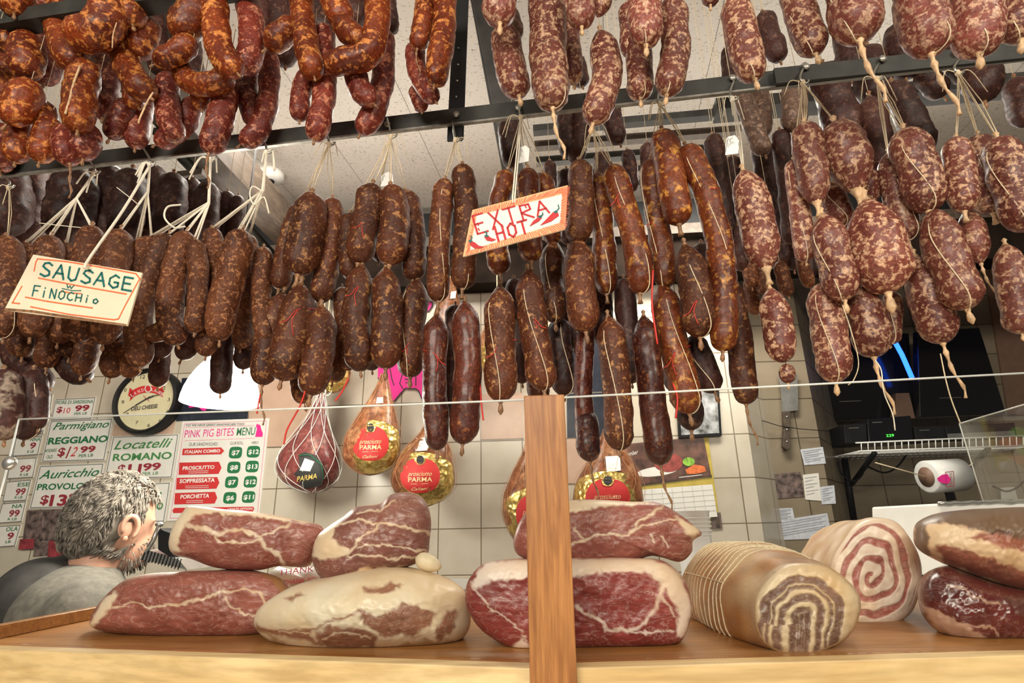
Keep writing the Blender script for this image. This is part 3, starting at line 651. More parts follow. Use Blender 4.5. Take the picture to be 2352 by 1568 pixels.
# cleaver
mb = MB(); q = [(1788,862),(1832,858),(1834,942),(1797,946),(1794,900)]; fr = [W2(x, y, .02) for x, y in q]; mb.hexa([p + W2.n*.003 for p in fr], fr)
cl = tag(mb.build('cleaver', M['blade'], smooth=False, bevel=.0005), 'steel cleaver with riveted wooden handle hanging on the side wall', 'cleaver')
mb = MB(); q = [(1799,944),(1816,943),(1815,985),(1817,1028),(1808,1033),(1798,1026),(1801,985)]; fr = [W2(x, y, .028) for x, y in q]; mb.hexa([p + W2.n*.018 for p in fr], fr)
h = mb.build('handle', M['beamw'], cl, smooth=False, bevel=.002)
for y in (957, 986, 1014): mb = MB(); mb.ell(W2(1808, y, .029), .004, .002, .004, 10, 6); mb.build('rivet', M['tin'], h)
mb = MB(); mb.tube([W2(x, y, .03) for x, y in ((1640,925),(1680,945),(1740,962),(1790,978),(1840,985),(1905,990))], .0015); tag(mb.build('cable', M['black']), 'thin dark cord sagging across the wall past the cleaver', 'cord')
# alcove screens, shelf and gear
for q, D, lb in (([(1878,772),(2088,764),(2104,958),(1892,966)], 2.7, 'black screen at the back of the alcove, left one'),([(2108,758),(2250,752),(2312,950),(2112,958)], 2.6, 'black screen at the back of the alcove, right one')):
    o = tag(board('wall_screen', q, vplane(D, 2), .04, M['screen'], bevel=.004), lb, 'screen')
    mb = MB(); x = q[0][0]+40; stroke(mb, [(x+10,q[3][1]-44),(x+60,q[3][1]-46)], 1.5, vplane(D,2), .0406+.0); mb.build('trim_line', M['steel_edge'], o, smooth=False)
tag(board('brown_panel', [(2252,560),(2500,545),(2560,965),(2316,950)], W3, .01, M['brownwall']), 'brown wall panel at the right of the alcove', 'panel')
tag(board('brown_panel', [(2058,903),(2088,902),(2102,960),(2054,960)], vplane(2.62, 2), .03, M['brownwall']), 'narrow brown upright between the two screens', 'panel')
a = vplane(2.575, 2); mb = MB(); mb.tube([a(2050,775), a(2072,815), a(2095,868)], .010, 12); tag(mb.build('neon_tube', M['blue']), 'bright blue light tube in front of the black screens', 'light')
a = vplane(2.6, 2); mb = MB(); 
for k in range(3): mb.ell(a(2036+k*7, 1000), .004, .002, .005, 8, 6)
sh = vplane(2.35, 2)
gears = [([(1938,975),(1990,972),(1992,1016),(1942,1018)],'black','small black speaker box at the left end of the wire shelf'),
         ([(1992,962),(2092,954),(2098,1012),(1996,1016)],'screen','black receiver with green digits on the wire shelf'),
         ([(2100,980),(2168,977),(2174,1006),(2104,1010)],'black','low black box right of the receiver on the wire shelf'),
         ([(2170,978),(2330,970),(2336,998),(2176,1004)],'black','long dark recorder at the right of the wire shelf')]
for q, mt, lb in gears:
    mb = MB(); fr = [sh(x, y, 0) for x, y in q]; mb.hexa([p + sh.n*.16 for p in fr], fr); o = tag(mb.build('audio_box', M[mt], smooth=False, bevel=.002), lb, 'audio box')
    if 'receiver' in lb:
        mb = MB(); txt(mb, '229', (2036,1003), (2054,1002), 6, sh, .001); mb.build('digits', M['gled'], o, smooth=False)
    if 'recorder' in lb:
        mb = MB(); pane(mb, [(2176,996),(2330,989),(2332,1000),(2177,1007)], sh, .001); mb.build('silver_strip', M['tin'], o, smooth=False)
    else:
        mb = MB(); stroke(mb, [(q[0][0]+12,q[0][1]+8),(q[0][0]+34,q[0][1]+7)], 1.5, sh, .001); mb.build('badge', M['tin'], o, smooth=False)
so = root('wire_shelf', sh(2150, 1020), 'white coated wire shelf holding black audio boxes in the alcove', 'shelf')
sf = vplane(2.28, 2)
mb = MB(); mb.tube([sf(1965,1017), sf(2380,999)], .003); mb.tube([sf(1972,1036), sf(2380,1022)], .003); mb.build('front_rail', M['plastic'], so)
mb = MB()
for k in range(26):
    x = 1978+k*15.5; mb.tube([sf(x, 1017-(x-1965)*.0434), sf(x+1, 1036-(x-1972)*.034)], .002)
mb.build('rail_bars', M['plastic'], so)
mb = MB(); a0 = sf(1972,1036); a1 = sf(2380,1022)
for k in range(30):
    p = a0.lerp(a1, k/29); mb.tube([p, p + sf.n*.35], .0018)
for t in (.1, .2, .3): mb.tube([a0 + sf.n*t, a1 + sf.n*t], .0022)
mb.build('deck_wires', M['plastic'], so)
mb = MB(); mb.tube([sf(2009,1040,-.02), sf(1958,1110,-.3)], .010, 8); mb.tube([sf(1938,1045,-.3), sf(1962,1200,-.3)], .014, 8)
mb.build('bracket', M['black'], so)
mb = MB(); mb.tube([sf(2270,1030,-.02), sf(2215,1090,-.3)], .010, 8); mb.build('bracket', M['black'], so)
def curve(pts, n=24):
    P = [Vector(p) for p in pts]; P = [P[0]*2-P[1]] + P + [P[-1]*2-P[-2]]; out = []; k = len(P)-3
    for i in range(n+1):
        t = i/n*k; j = min(int(t), k-1); f = t-j; a, b, c, d = P[j:j+4]
        out.append(.5*((2*b) + (c-a)*f + (2*a-5*b+4*c-d)*f*f + (3*b-a-3*c+d)*f**3))
    return out
pc = vplane(2.5, 2)
for pts, lb in (([(1925,1060),(1935,1090),(1960,1105),(1980,1090),(1990,1060)],'black cable looped under the left end of the wire shelf'),
                ([(1990,1070),(2030,1085),(2060,1072),(2085,1040)],'black cable sagging below the middle of the wire shelf'),
                ([(2280,1116),(2310,1128),(2335,1120),(2352,1105)],'thin black cable curving at the right edge of the alcove'),
                ([(1880,745),(1890,800),(1885,870),(1900,960),(1915,1040)],'dark cable hanging down beside the left black screen')):
    mb = MB(); mb.tube(curve([pc(*p) for p in pts]), .004); tag(mb.build('cable', M['black']), lb, 'cable')
rp = vplane(2.1, 2); a = rp(2128, 1095); b = rp(2205, 1090, -.02); mb = MB(); mb.tube([a, a.lerp(b,.02), b], [.050,.056,.056], 28)
rl = tag(mb.build('paper_roll', M['plastic']), 'white paper roll with pink emblem hanging below the wire shelf', 'roll')
mb = MB(); d = (b-a).normalized(); mb.tube([a - d*.001, a - d*.002], .034, 24); mb.build('roll_core', M['brownwall'], rl)
rq = vplane(2.1 - .058, 2); mb = MB(); pane(mb, [(2152,1098),(2164,1090),(2176,1088),(2184,1100),(2180,1110),(2168,1110),(2156,1106)], rq, 0); mb.build('emblem', M['mag'], rl, smooth=False)
mb = MB(); stroke(mb, [(2172,1084),(2190,1082),(2192,1116),(2174,1118)], 1.4, rq, 0, closed=True); txt(mb, 'Salumeria', (2188,1115), (2186,1086), 8, rq, .0005, ital=True, vp=False); mb.build('lettering', M['maroon'], rl, smooth=False)
mb = MB(); mb.tube([rp(2010,1062), rp(2128,1095)], .002); mb.tube([rp(2205,1090), rp(2235,1062)], .002); mb.build('string', M['twine'], rl)
tag(board('switch_plate', [(2172,1128),(2190,1127),(2196,1148),(2178,1150)], vplane(2.6,2), .01, M['black']), 'black switch plate on the wall below the paper roll', 'switch')
tag(board('wall_note', [(2298,1120),(2330,1118),(2338,1146),(2300,1148)], vplane(2.7,2), .002, M['paper']), 'small white note on the alcove wall at far right', 'note')
# foil-edged tray
tp = vplane(1.25, 3); fr = [tp(x, y) for x, y in ((2155,1156),(2480,1146),(2490,1322),(2166,1327))]; mb = MB(); mb.hexa([p + tp.n*.25 for p in fr], fr)
tr = tag(mb.build('foam_tray_stack', M['white'], smooth=False, bevel=.004), 'stack of white trays with crinkled film top behind the right ham', 'tray stack')
mb = MB(); mb.tube([tp(2155+k*13, 1157-k*.4+random.uniform(-2,2), .004) for k in range(25)], .004); mb.build('film_edge', M['tin'], tr)

# pendant lamp
lp = vplane(1.45, 0); c = lp(506, 925); s = depth(c)/FPX; up = Vector((0,0,1)); mb = MB()
prof = [(84,0),(83,12),(79,30),(71,52),(59,74),(43,96),(27,114),(16,128)]
def lathe(mb, c, prof, s, N=40, cap=False):
    vs = []
    for r_, h_ in prof:
        for k in range(N): a = 2*math.pi*k/N; vs.append(c + Vector((math.cos(a)*r_*s, math.sin(a)*r_*s, h_*s*1.02)))
    fs = [(j*N+k, j*N+(k+1)%N, (j+1)*N+(k+1)%N, (j+1)*N+k) for j in range(len(prof)-1) for k in range(N)]
    if cap: fs.append(tuple(range(N))[::-1])
    mb.add(vs, fs)
lathe(mb, c, prof, s); lo = tag(mb.build('pendant_lamp', M['lamp']), 'glowing white bell-shaped pendant lamp hanging behind the brown sausages', 'lamp')
mb = MB(); lathe(mb, c + up*.0, [(16,128),(14,150),(4,158)], s, 20); mb.build('lamp_cap', M['tin'], lo)
top = c + up*158*s; mb = MB(); mb.tube([top, Vector((top.x, top.y, CEIL))], .003); mb.build('cord', M['black'], lo)
mb = MB(); mb.ell(c + up*40*s, .03, .03, .04); mb.build('bulb', M['lamp'], lo)
l = bpy.data.lights.new('pendant_bulb_light', 'POINT'); l.energy = 9; l.color = (1,.92,.78); l.shadow_soft_size = .09
lob = bpy.data.objects.new('pendant_bulb_light', l); COL.objects.link(lob); lob.location = c - up*.05

# ---------------------------------------------------------------- case: wooden ledge, glass, post
HL = .125; LZ = CAMZ - HL
eL = PZ(-60, 1483, LZ); eC = PZ(1262, 1527, LZ); eR = PZ(2420, 1494, LZ)
dl = (eC - eL); dr = (eR - eC); eL2 = eL - dl*.5; eR2 = eR + dr*.5
mb = MB()   # display board
bkL = Vector((eL2.x, 1.12, LZ)); bkR = Vector((eR2.x, 1.12, LZ))
sa = PZ(-60, 1477, LZ); sb = PZ(232, 1416, LZ); bkL = sa + (sb-sa)*((1.12-sa.y)/(sb.y-sa.y)); fl_ = sa + (sb-sa)*-.02; top = [fl_, eC, eR2, bkR, bkL]; mb.hexa([p - Vector((0,0,.03)) for p in top], top)
ledge = tag(mb.build('display_board', M['oak'], smooth=False), 'honey-coloured wooden board the hams and rolls lie on', 'counter board')
for a, b, lb in ((eL2, eC, 'pale wooden front rail of the case, left of the post'), (eC, eR2, 'pale wooden front rail of the case, right of the post')):
    mb = MB(); dn = Vector((0,0,-.05)); n = (b-a).cross(Vector((0,0,1))).normalized() * .024
    mb.bar(a + dn + n*.5 + Vector((0,0,.002)), b + dn + n*.5 + Vector((0,0,.002)), .022, .10); tag(mb.build('front_rail', M['pine'], smooth=False, bevel=.0015), lb, 'case rail')
a = fl_; b = bkL; mb = MB()
mb.bar(Vector((a.x, a.y, LZ+.0083)), Vector((b.x, b.y, LZ+.0083)) , .014, .016); tag(mb.build('side_board', M['oak'], smooth=False, bevel=.001), 'raised wooden side strip at the left end of the board', 'case rail')
mb = MB(); mb.box((bkL.x, 1.0, 0), (2.4, 1.12, LZ - .031)); 
cb = tag(mb.build('counter_base', plain('counter_steel', (.3,.3,.3), .5), smooth=False), 'steel counter base under the wooden board', 'counter')

def gpane(p, lb, pieces=True):
    mb = MB(); q = [Vector(v) for v in p]; n = (q[1]-q[0]).cross(q[3]-q[0]).normalized(); n = n if n.y > 0 else -n
    mb.hexa([v + n*.004 for v in q], q); o = tag(mb.build('glass_panel', M['glass'], smooth=False), lb, 'glass panel')
    mb = MB(); mb.tube([q[0] + n*.002, q[1] + n*.002], .0011, 6); mb.tube([q[0] + n*.002, q[3] + n*.002], .0011, 6); mb.build('polished_edge', M['glass_edge'], o)
    return o
def vfall(P, base): return Vector((P.x, P.y, base))
gl0 = vplane(.765, 0)(40, 962); gl1 = vplane(.608, 0)(1212, 917)
g1 = gpane([gl0, gl1, vfall(gl1, LZ + .002), Vector((gl0.x, gl0.y, LZ + .002))], 'clear glass panel left of the wooden post')
gr0 = vplane(.608, 0)(1290, 912); gr1 = vplane(.618, 0)(2480, 849)
g2 = gpane([gr0, gr1, vfall(gr1, LZ + .002), vfall(gr0, LZ + .002)], 'clear glass panel right of the wooden post')
mb = MB(); bp_ = vplane(.75, 0)(22, 1063); mb.ell(bp_, .009, .006, .009, 16, 10); mb.build('mounting_bolt', M['tin'], g1)
e0 = vplane(1.0, 0)(2207, 972); e1 = vplane(.72, 0)(2420, 910); e2 = vplane(.74, 0)(2470, 1158); e3 = vplane(1.0, 0)(2262, 1152)
g3 = gpane([e0, e1, e2, e3], 'inner glass end panel at the right of the case')
# post
pp = vplane(.566, 0); q = [(1203,908),(1296,905),(1328,1600),(1218,1602)]; fr = [pp(*p) for p in q]
mb = MB(); mb.hexa([p + Vector((0,.008,0)) for p in fr], fr); tag(mb.build('wooden_post', M['post'], smooth=False, bevel=.0012), 'upright brown wooden post dividing the glass panels', 'post')

# ---------------------------------------------------------------- hanging sausages
def catmull(P, n):
    return curve(P, n)
ALL = []
def sausage(kind, D, w_, px, name, bot='k', top=True, flags='', lumps=.085, yaw=8.3, nring=46, nseg=30, mat=None, rise=None):
    pl = vplane(D, yaw); P = catmull([pl(*p) for p in px], nring)
    mid = P[len(P)//2]; r = w_/2 * depth(mid) / FPX
    # keep the drawn length: ends of the spine are the ends of the body
    L = [0]
    for a, b in zip(P[:-1], P[1:]): L.append(L[-1] + (b-a).length)
    T = L[-1]; c = min(r*1.25, T*.45)
    seed = Vector((random.uniform(0,50), random.uniform(0,50), random.uniform(0,50)))
    # re-sample denser near the ends
    S = [T*(.5-.5*math.cos(math.pi*i/nring)) for i in range(nring+1)]
    def at(s):
        for j in range(len(L)-1):
            if L[j+1] >= s - 1e-9: f = (s-L[j])/max(L[j+1]-L[j], 1e-9); return P[j].lerp(P[j+1], f), (P[j+1]-P[j]).normalized()
        return P[-1], (P[-1]-P[-2]).normalized()
    taper = 't' in flags
    mb = MB(); ref = None; vs = []
    frames = []
    for s in S:
        p, t = at(s); e0 = s/c; e1 = (T-s)/c
        f0 = math.sqrt(max(0, 1-(1-min(e0,1))**2)) if not taper else math.sin(min(e0/1.5,1)*math.pi/2)**.75
        f1 = math.sqrt(max(0, 1-(1-min(e1,1))**2))
        if 'u' in flags: f1 = math.sin(min(e1/1.5,1)*math.pi/2)**.75
        rr = r*f0*f1 + 1e-5; wk = .05*(1-f0*f1)**.7 + .012
        if ref is None: ref = t.orthogonal().normalized()
        ref = (ref - t*ref.dot(t)).normalized(); bi = t.cross(ref); frames.append((p, t, rr))
        for k in range(nseg):
            a = 2*math.pi*k/nseg; d = ref*math.cos(a) + bi*math.sin(a); q = p + d*rr
            nn = noise.noise(q*34 + seed)*lumps*1.5 + noise.noise(q*95 + seed)*lumps*.8 + noise.noise(q*240 + seed)*lumps*.35 + wk*(math.sin(a*7 + seed.x)*.6 + math.sin(a*11 + seed.y)*.5)
            vs.append(p + d*rr*(1 + nn))
    fs = [(i*nseg+k, i*nseg+(k+1)%nseg, (i+1)*nseg+(k+1)%nseg, (i+1)*nseg+k) for i in range(nring) for k in range(nseg)]
    fs += [tuple(range(nseg))[::-1], tuple(range(nring*nseg, (nring+1)*nseg))]
    mb.add(vs, fs); o = mb.build(name, M[mat or kind])
    end, te = P[-1], (P[-1]-P[-2]).normalized()
    cm = M['casing'] if kind in ('pink','pale') else M['casing_dark']
    if bot in 'kKT':
        kb = MB(); l = r*(.35 if bot == 'k' else .55) ; rr0 = r*(.10 if bot == 'k' else .135)
        pts = [end - te*r*.12, end + te*l*.35, end + te*l*.6, end + te*l*1.1, end + te*l*1.5]
        if bot == 'T':
            n0 = Vector((.12,0,-1)); l = r*.6; pts = [end - te*r*.1, end + te*l*.5, end + te*l + n0*l*.5, end + te*l + n0*l*1.8, end + te*l + n0*l*3.2 + Vector((l*.4,0,0)), end + te*l + n0*l*4.2 + Vector((l*.2,0,0))]
            kb.tube(catmull(pts, 14), [rr0*(.9+.4*math.sin(i*1.9)) * (1-.5*i/14) for i in range(15)], 8)
        else: kb.tube(pts, [rr0*1.5, rr0*.7, rr0*1.1, rr0*1.35, rr0*.3], 9)
        kb.build('casing_end', cm, o)
    if top:
        kb = MB(); s0, t0 = P[0], (P[0]-P[1]).normalized(); q = r*.12
        kb.tube([s0 - t0*r*.12, s0 + t0*r*.12, s0 + t0*r*.3, s0 + t0*r*.45], [q*1.8, q*.8, q*1.5, q*.4], 8); kb.build('casing_knot', cm, o)
    if 'n' in flags:   # twisted casing neck to the link below
        nx = (P[-1]-P[-2]).normalized(); kb = MB(); kb.tube([end - nx*r*.3, end + nx*r*.1, end + nx*r*.3, end + nx*r*.5, end + nx*r*.8], [r*.34, r*.15, r*.12, r*.13, r*.22], 10); kb.build('casing_twist', cm, o)
    if rise:
        kb = MB(); s0 = P[0]; kb.tube([s0 - Vector((0,0,r*.3)), Vector((s0.x, s0.y, rise))], .0006, 4); kb.build('hanging_string', M['twine'], o)
    toc = -ray(px[0][0], px[0][1]).normalized()
    if 's' in flags:
        kb = MB(); ln = []; ph = random.uniform(-.6,.6)
        for i in range(1, nring):
            p, t, rr = frames[i]; side = t.cross(toc).normalized(); a = ph + .35*math.sin(i*.13)
            ln.append(p + (toc*math.cos(a) + side*math.sin(a))*(rr*1.10 + .0006))
        kb.tube(ln, .0007, 5); kb.build('twine', M['twine'], o)
    if 'r' in flags:
        p, t, rr = frames[int(nring*random.uniform(.3,.6))]; q = p + toc*rr*1.08; side = t.cross(toc).normalized(); s_ = random.choice((-1,1))
        kb = MB(); kb.tube(curve([q - side*rr*1.02*s_ - toc*rr*.6 + Vector((0,0,.004)), q, q + side*rr*.5*s_ - Vector((0,0,rr*.7)), q + side*rr*.9*s_ - Vector((0,0,rr*.9))], 10), .0006, 4)
        kb.tube(curve([q, q + side*rr*.25*s_ - Vector((0,0,rr*.7)), q + side*rr*.1*s_ - Vector((0,0,rr*1.5))], 8), .0006, 4); kb.build('red_tie', M['redtie'], o)
    return o, P[0], r
ORD = ['first','second','third','fourth','fifth','sixth','seventh','eighth','ninth','tenth','eleventh','twelfth','thirteenth','fourteenth','fifteenth','sixteenth','seventeenth','eighteenth','nineteenth','twentieth','twenty-first','twenty-second','twenty-third','twenty-fourth']
def cluster(place, look, name, cat, kind, D, items, tiers, rise=None):
    """items: (tier, layer, width, points, bottom, flags[, kind][, hook])"""
    out = []; byt = {}
    for it in items: byt.setdefault(it[0], []).append(it)
    for t, L in byt.items():
        L.sort(key=lambda it: sum(p[0] for p in it[3])/len(it[3]))
        for i, it in enumerate(L):
            k = it[6] if len(it) > 6 and it[6] else kind
            o, tp, r = sausage(k, D + it[1]*(.07 if D > .9 else .034), it[2], it[3], name, it[4], 'x' not in it[5], it[5], rise=rise)
            o_ = ORD[i] + ' ' + look + ' from left, ' if len(L) > 1 else 'only ' + look + ', '
            tag(o, o_ + tiers[t] + ', ' + place, cat, look + 's, ' + place)
            out.append((o, tp, r, it))
    ALL.append((place, out)); return out
k = 'k'
U = {'f': 'front layer', 'm': 'middle layer', 'r': 'rear layer', 'u': 'upper tier', 'l': 'lower tier', 'b': 'shaded back tier', 'o':'outer row'}
cA1 = cluster('top left corner', 'orange-red sausage', 'fresh_sausage', 'sausage', 'orange', .64, [
 ('f',0,68,[(40,-70),(36,-10),(33,32)],k,'x'),('f',1,56,[(-25,40),(0,75),(28,112)],k,'x'),('f',1,74,[(62,80),(60,130),(57,178)],k,'x'),
 ('f',1,66,[(150,-40),(142,50),(150,110),(185,150)],k,'x'),('f',0,84,[(262,-40),(250,30),(215,75),(160,70)],k,'x'),
 ('m',1,68,[(205,140),(185,215),(178,300)],k,'x'),('m',1,74,[(72,185),(52,235),(15,285)],k,'x'),('m',2,56,[(50,270),(42,320),(34,372)],k,'x'),
 ('m',2,46,[(98,235),(103,265),(114,298)],k,'x'),('m',2,58,[(118,270),(104,320),(90,372)],k,'x'),
 ('r',2,58,[(148,290),(152,330),(160,376)],'T','x','orange2'),('r',2,62,[(200,285),(197,325),(190,366)],k,'x','orange2'),
 ('r',3,58,[(296,230),(278,275),(252,318)],k,'x','orange2'),('r',4,70,[(20,120),(15,190),(-5,240)],k,'x'),('r',4,62,[(110,-20),(112,90),(100,190)],k,'x','orange2'),
 ('r',4,62,[(250,90),(240,180),(235,270)],k,'x','orange2'),('r',4,62,[(10,290),(5,340),(0,392)],k,'x','orange2')], U, CAMZ + .86)
cA2 = cluster('upper left above rail', 'orange-red sausage', 'fresh_sausage', 'sausage', 'orange', .66, [
 ('f',0,74,[(275,-40),(290,5),(305,58)],k,'x'),('f',1,64,[(345,40),(330,80),(320,132)],k,'x'),('f',1,62,[(282,95),(298,165),(345,222)],k,'x'),
 ('f',2,42,[(300,190),(306,220),(318,246)],k,'x'),('f',0,54,[(445,85),(410,118),(355,148)],k,'x'),('f',0,80,[(480,-40),(450,30),(400,86)],k,'x'),
 ('f',0,60,[(492,-20),(497,70),(512,128),(545,168)],k,'x'),('m',1,56,[(558,170),(578,110),(576,40),(562,-20)],'x','x','orange2'),
 ('m',1,56,[(412,150),(440,188),(490,192),(535,168)],k,'x'),('m',2,46,[(468,190),(462,220),(464,250)],k,'x'),
 ('m',2,52,[(385,170),(385,250),(402,322)],k,'x','orange2'),('m',3,48,[(450,225),(415,295),(358,332)],k,'x','orange2'),('m',3,50,[(332,220),(318,280),(310,340)],k,'x','orange2'),
 ('m',2,58,[(522,180),(510,260),(480,352)],'T','x','orange2'),('r',3,50,[(572,110),(565,200),(588,288)],k,'x','orange2'),('r',3,48,[(620,120),(615,230),(592,300),(552,332)],k,'x','orange2'),
 ('f',1,62,[(690,50),(655,75),(612,112)],k,'x'),('r',5,60,[(350,-30),(355,70),(380,170)],k,'x','dark'),('r',5,60,[(420,0),(425,90),(440,180)],k,'x','dark'),
 ('r',5,56,[(600,-30),(604,60),(595,150)],k,'x','dark'),('r',5,56,[(640,-30),(650,60),(655,150)],k,'x','dark')], U, CAMZ + .86)  # dark rear links added to fill the unlit gap
cA3 = cluster('above rail left of black strap', 'orange-red sausage', 'fresh_sausage', 'sausage', 'orange', .68, [
 ('f',0,56,[(690,-30),(700,80),(722,176)],k,'x'),('f',0,62,[(745,-50),(768,5),(792,58)],k,'x'),('f',0,60,[(868,-50),(866,50),(842,125),(745,150)],k,'x'),
 ('f',0,56,[(775,40),(800,72),(838,104)],k,'x'),('m',1,46,[(712,160),(692,215),(688,276)],k,'x','orange2'),('m',1,52,[(745,60),(745,180),(740,250),(722,322)],k,'x','orange2'),
 ('m',1,52,[(812,150),(825,200),(858,238)],k,'x','orange2'),('m',2,52,[(882,70),(880,180),(862,250),(828,308)],k,'x','orange2'),('r',3,38,[(885,-40),(892,20),(898,76)],k,'x','dark'),
 ('r',4,60,[(730,-40),(735,20),(745,90)],k,'x','dark'),('r',4,60,[(820,-40),(815,10),(810,60)],k,'x','dark')], U, CAMZ + .86)
cA4 = cluster('pair hanging beside black strap', 'red sausage', 'fresh_sausage', 'sausage', 'orange', .70, [
 ('f',0,48,[(985,-30),(972,50),(958,112)],'T','x'),('f',0,54,[(1025,-60),(1018,80),(998,194)],k,'x'),('m',1,44,[(952,100),(960,170),(1000,232)],k,'x','orange2'),('m',2,40,[(952,200),(962,225),(968,254)],k,'x','orange2')], U, CAMZ + .86)
# big salami ends over the right half of the rail
cB = cluster('above rail, right half', 'pink salami', 'hanging_salami', 'salami', 'pink', .60, [
 ('f',0,78,[(1140,-80),(1146,-10),(1148,54)],'K','x','pale'),('m',2,62,[(1160,20),(1168,55),(1176,98)],'K','x','grey'),('m',2,70,[(1160,60),(1168,130),(1192,220)],'K','x','pink'),
 ('f',1,84,[(1255,-60),(1258,90),(1270,248)],'T','sx','pink'),('m',3,48,[(1298,0),(1310,110),(1318,190)],'K','x'),('f',0,62,[(1325,-50),(1332,0),(1336,62)],'K','x','pale'),
 ('f',1,44,[(1395,-40),(1385,0),(1374,40)],'x','xu'),('f',1,68,[(1378,70),(1394,170),(1362,284)],'K','t','pink'),('m',2,44,[(1440,10),(1444,60),(1448,130)],k,'x'),
 ('f',0,76,[(1474,-80),(1480,10),(1484,104)],'K','sx','pale'),('m',2,60,[(1462,80),(1468,140),(1472,226)],'K','sx'),('f',1,66,[(1540,0),(1552,110),(1532,218)],'K','s','pink'),
 ('f',2,42,[(1630,-60),(1632,-20),(1632,12)],'K','x'),('f',1,72,[(1685,0),(1702,80),(1734,182)],'K','s','pink'),
 ('f',1,70,[(1820,-60),(1840,30),(1874,124)],'K','sx','pink'),('f',0,108,[(1940,-100),(1958,0),(1975,92)],'T','sx','pale'),
 ('f',0,104,[(2090,-80),(2114,10),(2140,124)],'T','sx','pale'),('f',0,102,[(2235,-80),(2242,20),(2250,124)],'K','sx','pale'),('f',1,92,[(2330,-60),(2340,0),(2345,92)],'K','sx','pink')], U, CAMZ + .86)
# ---- brown thin sausages on white ribbons
cD1 = cluster('behind the SAUSAGE sign', 'brown sausage', 'dry_sausage', 'sausage', 'fin', .76, [
 ('u',0,64,[(15,545),(22,660),(8,775)],k,'s'),('u',1,56,[(62,560),(60,660),(66,770)],k,''),('u',0,60,[(118,542),(100,650),(70,775)],k,''),('u',1,56,[(152,560),(150,660),(132,788)],k,''),
 ('u',0,62,[(212,520),(198,640),(178,785)],k,''),('u',0,64,[(278,528),(256,640),(236,790)],k,''),('u',1,46,[(316,552),(304,640),(290,740)],k,''),
 ('l',2,56,[(60,700),(55,760),(50,820)],k,''),('l',2,52,[(118,720),(114,780),(106,845)],'T',''),('l',2,50,[(168,720),(166,770),(158,822)],k,''),('l',2,50,[(206,740),(200,800),(186,862)],k,''),
 ('l',2,56,[(248,740),(270,800),(252,868)],k,''),('l',2,42,[(288,790),(296,830),(304,866)],k,''),('l',3,62,[(20,780),(60,840),(108,888)],k,'','dark'),('l',3,60,[(150,800),(165,840),(200,870)],k,'','dark')], U)
cD1b = cluster('left edge under brown bunch', 'dark salami', 'hanging_salami', 'salami', 'dark', .72, [
 ('l',0,66,[(10,850),(14,930),(10,1010)],k,'','mold'),('l',1,62,[(78,850),(70,930),(55,1010)],k,'s'),('l',1,40,[(90,880),(88,930),(86,985)],k,'')], U)
cD2 = cluster('right of the SAUSAGE sign', 'brown sausage', 'dry_sausage', 'sausage', 'fin', .76, [
 ('u',0,54,[(388,538),(350,620),(320,720),(322,842)],k,''),('u',1,48,[(352,545),(320,590),(305,660)],k,''),('u',0,56,[(430,532),(402,620),(390,720),(408,790)],k,''),
 ('u',0,44,[(448,552),(456,640),(446,764)],k,''),('l',0,42,[(408,728),(372,758),(332,774)],k,''),('l',2,42,[(384,770),(374,795),(366,822)],k,'','dark'),('l',2,48,[(444,760),(430,795),(416,826)],k,'','dark'),
 ('l',3,42,[(372,790),(366,850),(362,888)],k,'','dark'),('u',1,44,[(486,525),(490,580),(485,650)],k,''),('u',0,64,[(556,528),(528,640),(508,720),(504,782)],k,''),
 ('u',1,46,[(512,600),(488,700),(472,818)],k,''),('u',2,42,[(572,540),(568,680),(552,800)],k,''),('u',1,44,[(606,568),(600,680),(612,790)],k,''),('l',3,46,[(516,720),(510,820),(506,904)],k,'','dark'),('l',3,44,[(560,740),(562,790),(558,848)],k,'','dark')], U)
cE = cluster('left of wooden post, under timber beam', 'brown soppressata', 'soppressata', 'soppressata', 'dry', .77, [
 ('u',1,48,[(690,470),(662,560),(640,664)],k,'n'),('u',0,78,[(716,446),(706,530),(684,632)],'x','n'),('u',1,52,[(764,456),(762,560),(732,696)],k,'n'),
 ('l',1,58,[(652,670),(615,780),(602,884)],'T','t'),('l',0,86,[(692,650),(678,750),(646,874)],'k','tr'),('l',0,68,[(738,700),(736,790),(712,908)],'K','t'),('l',2,46,[(785,760),(780,810),(764,878)],k,'r'),('l',2,50,[(690,820),(692,880),(700,926)],'K','')], U)
cF = cluster('right of timber beam', 'brown soppressata', 'soppressata', 'soppressata', 'dry', .765, [
 ('u',1,46,[(804,490),(798,560),(808,640)],k,'n'),('u',0,66,[(856,424),(842,500),(822,606)],'x','nr'),('u',0,68,[(898,428),(908,510),(894,610)],'x','n'),('u',1,54,[(932,440),(952,540),(948,644)],k,'n','dry'),
 ('l',0,64,[(832,606),(818,720),(828,852)],'k','tr'),('l',0,68,[(886,612),(890,730),(886,846)],'K','t'),('l',1,62,[(960,640),(946,750),(942,866)],'K','trs'),('l',2,42,[(786,660),(792,760),(802,850)],k,''),
 ('l',3,44,[(848,640),(850,740),(855,850)],k,'','dark'),('u',2,44,[(872,440),(875,520),(870,600)],k,'','dark')], U)
cG = cluster('below black strap', 'slim brown soppressata', 'soppressata', 'soppressata', 'dry', .75, [
 ('u',0,50,[(1022,412),(1010,540),(1006,692)],'k','ns'),('u',0,56,[(1062,380),(1072,500),(1062,664)],'x','ns'),('l',0,56,[(1004,720),(998,860),(1004,1034)],'K','tr','gloss'),('l',0,64,[(1068,690),(1074,850),(1062,1020)],'K','t','gloss'),('l',2,44,[(1046,700),(1040,800),(1036,960)],k,'','dark')], U)
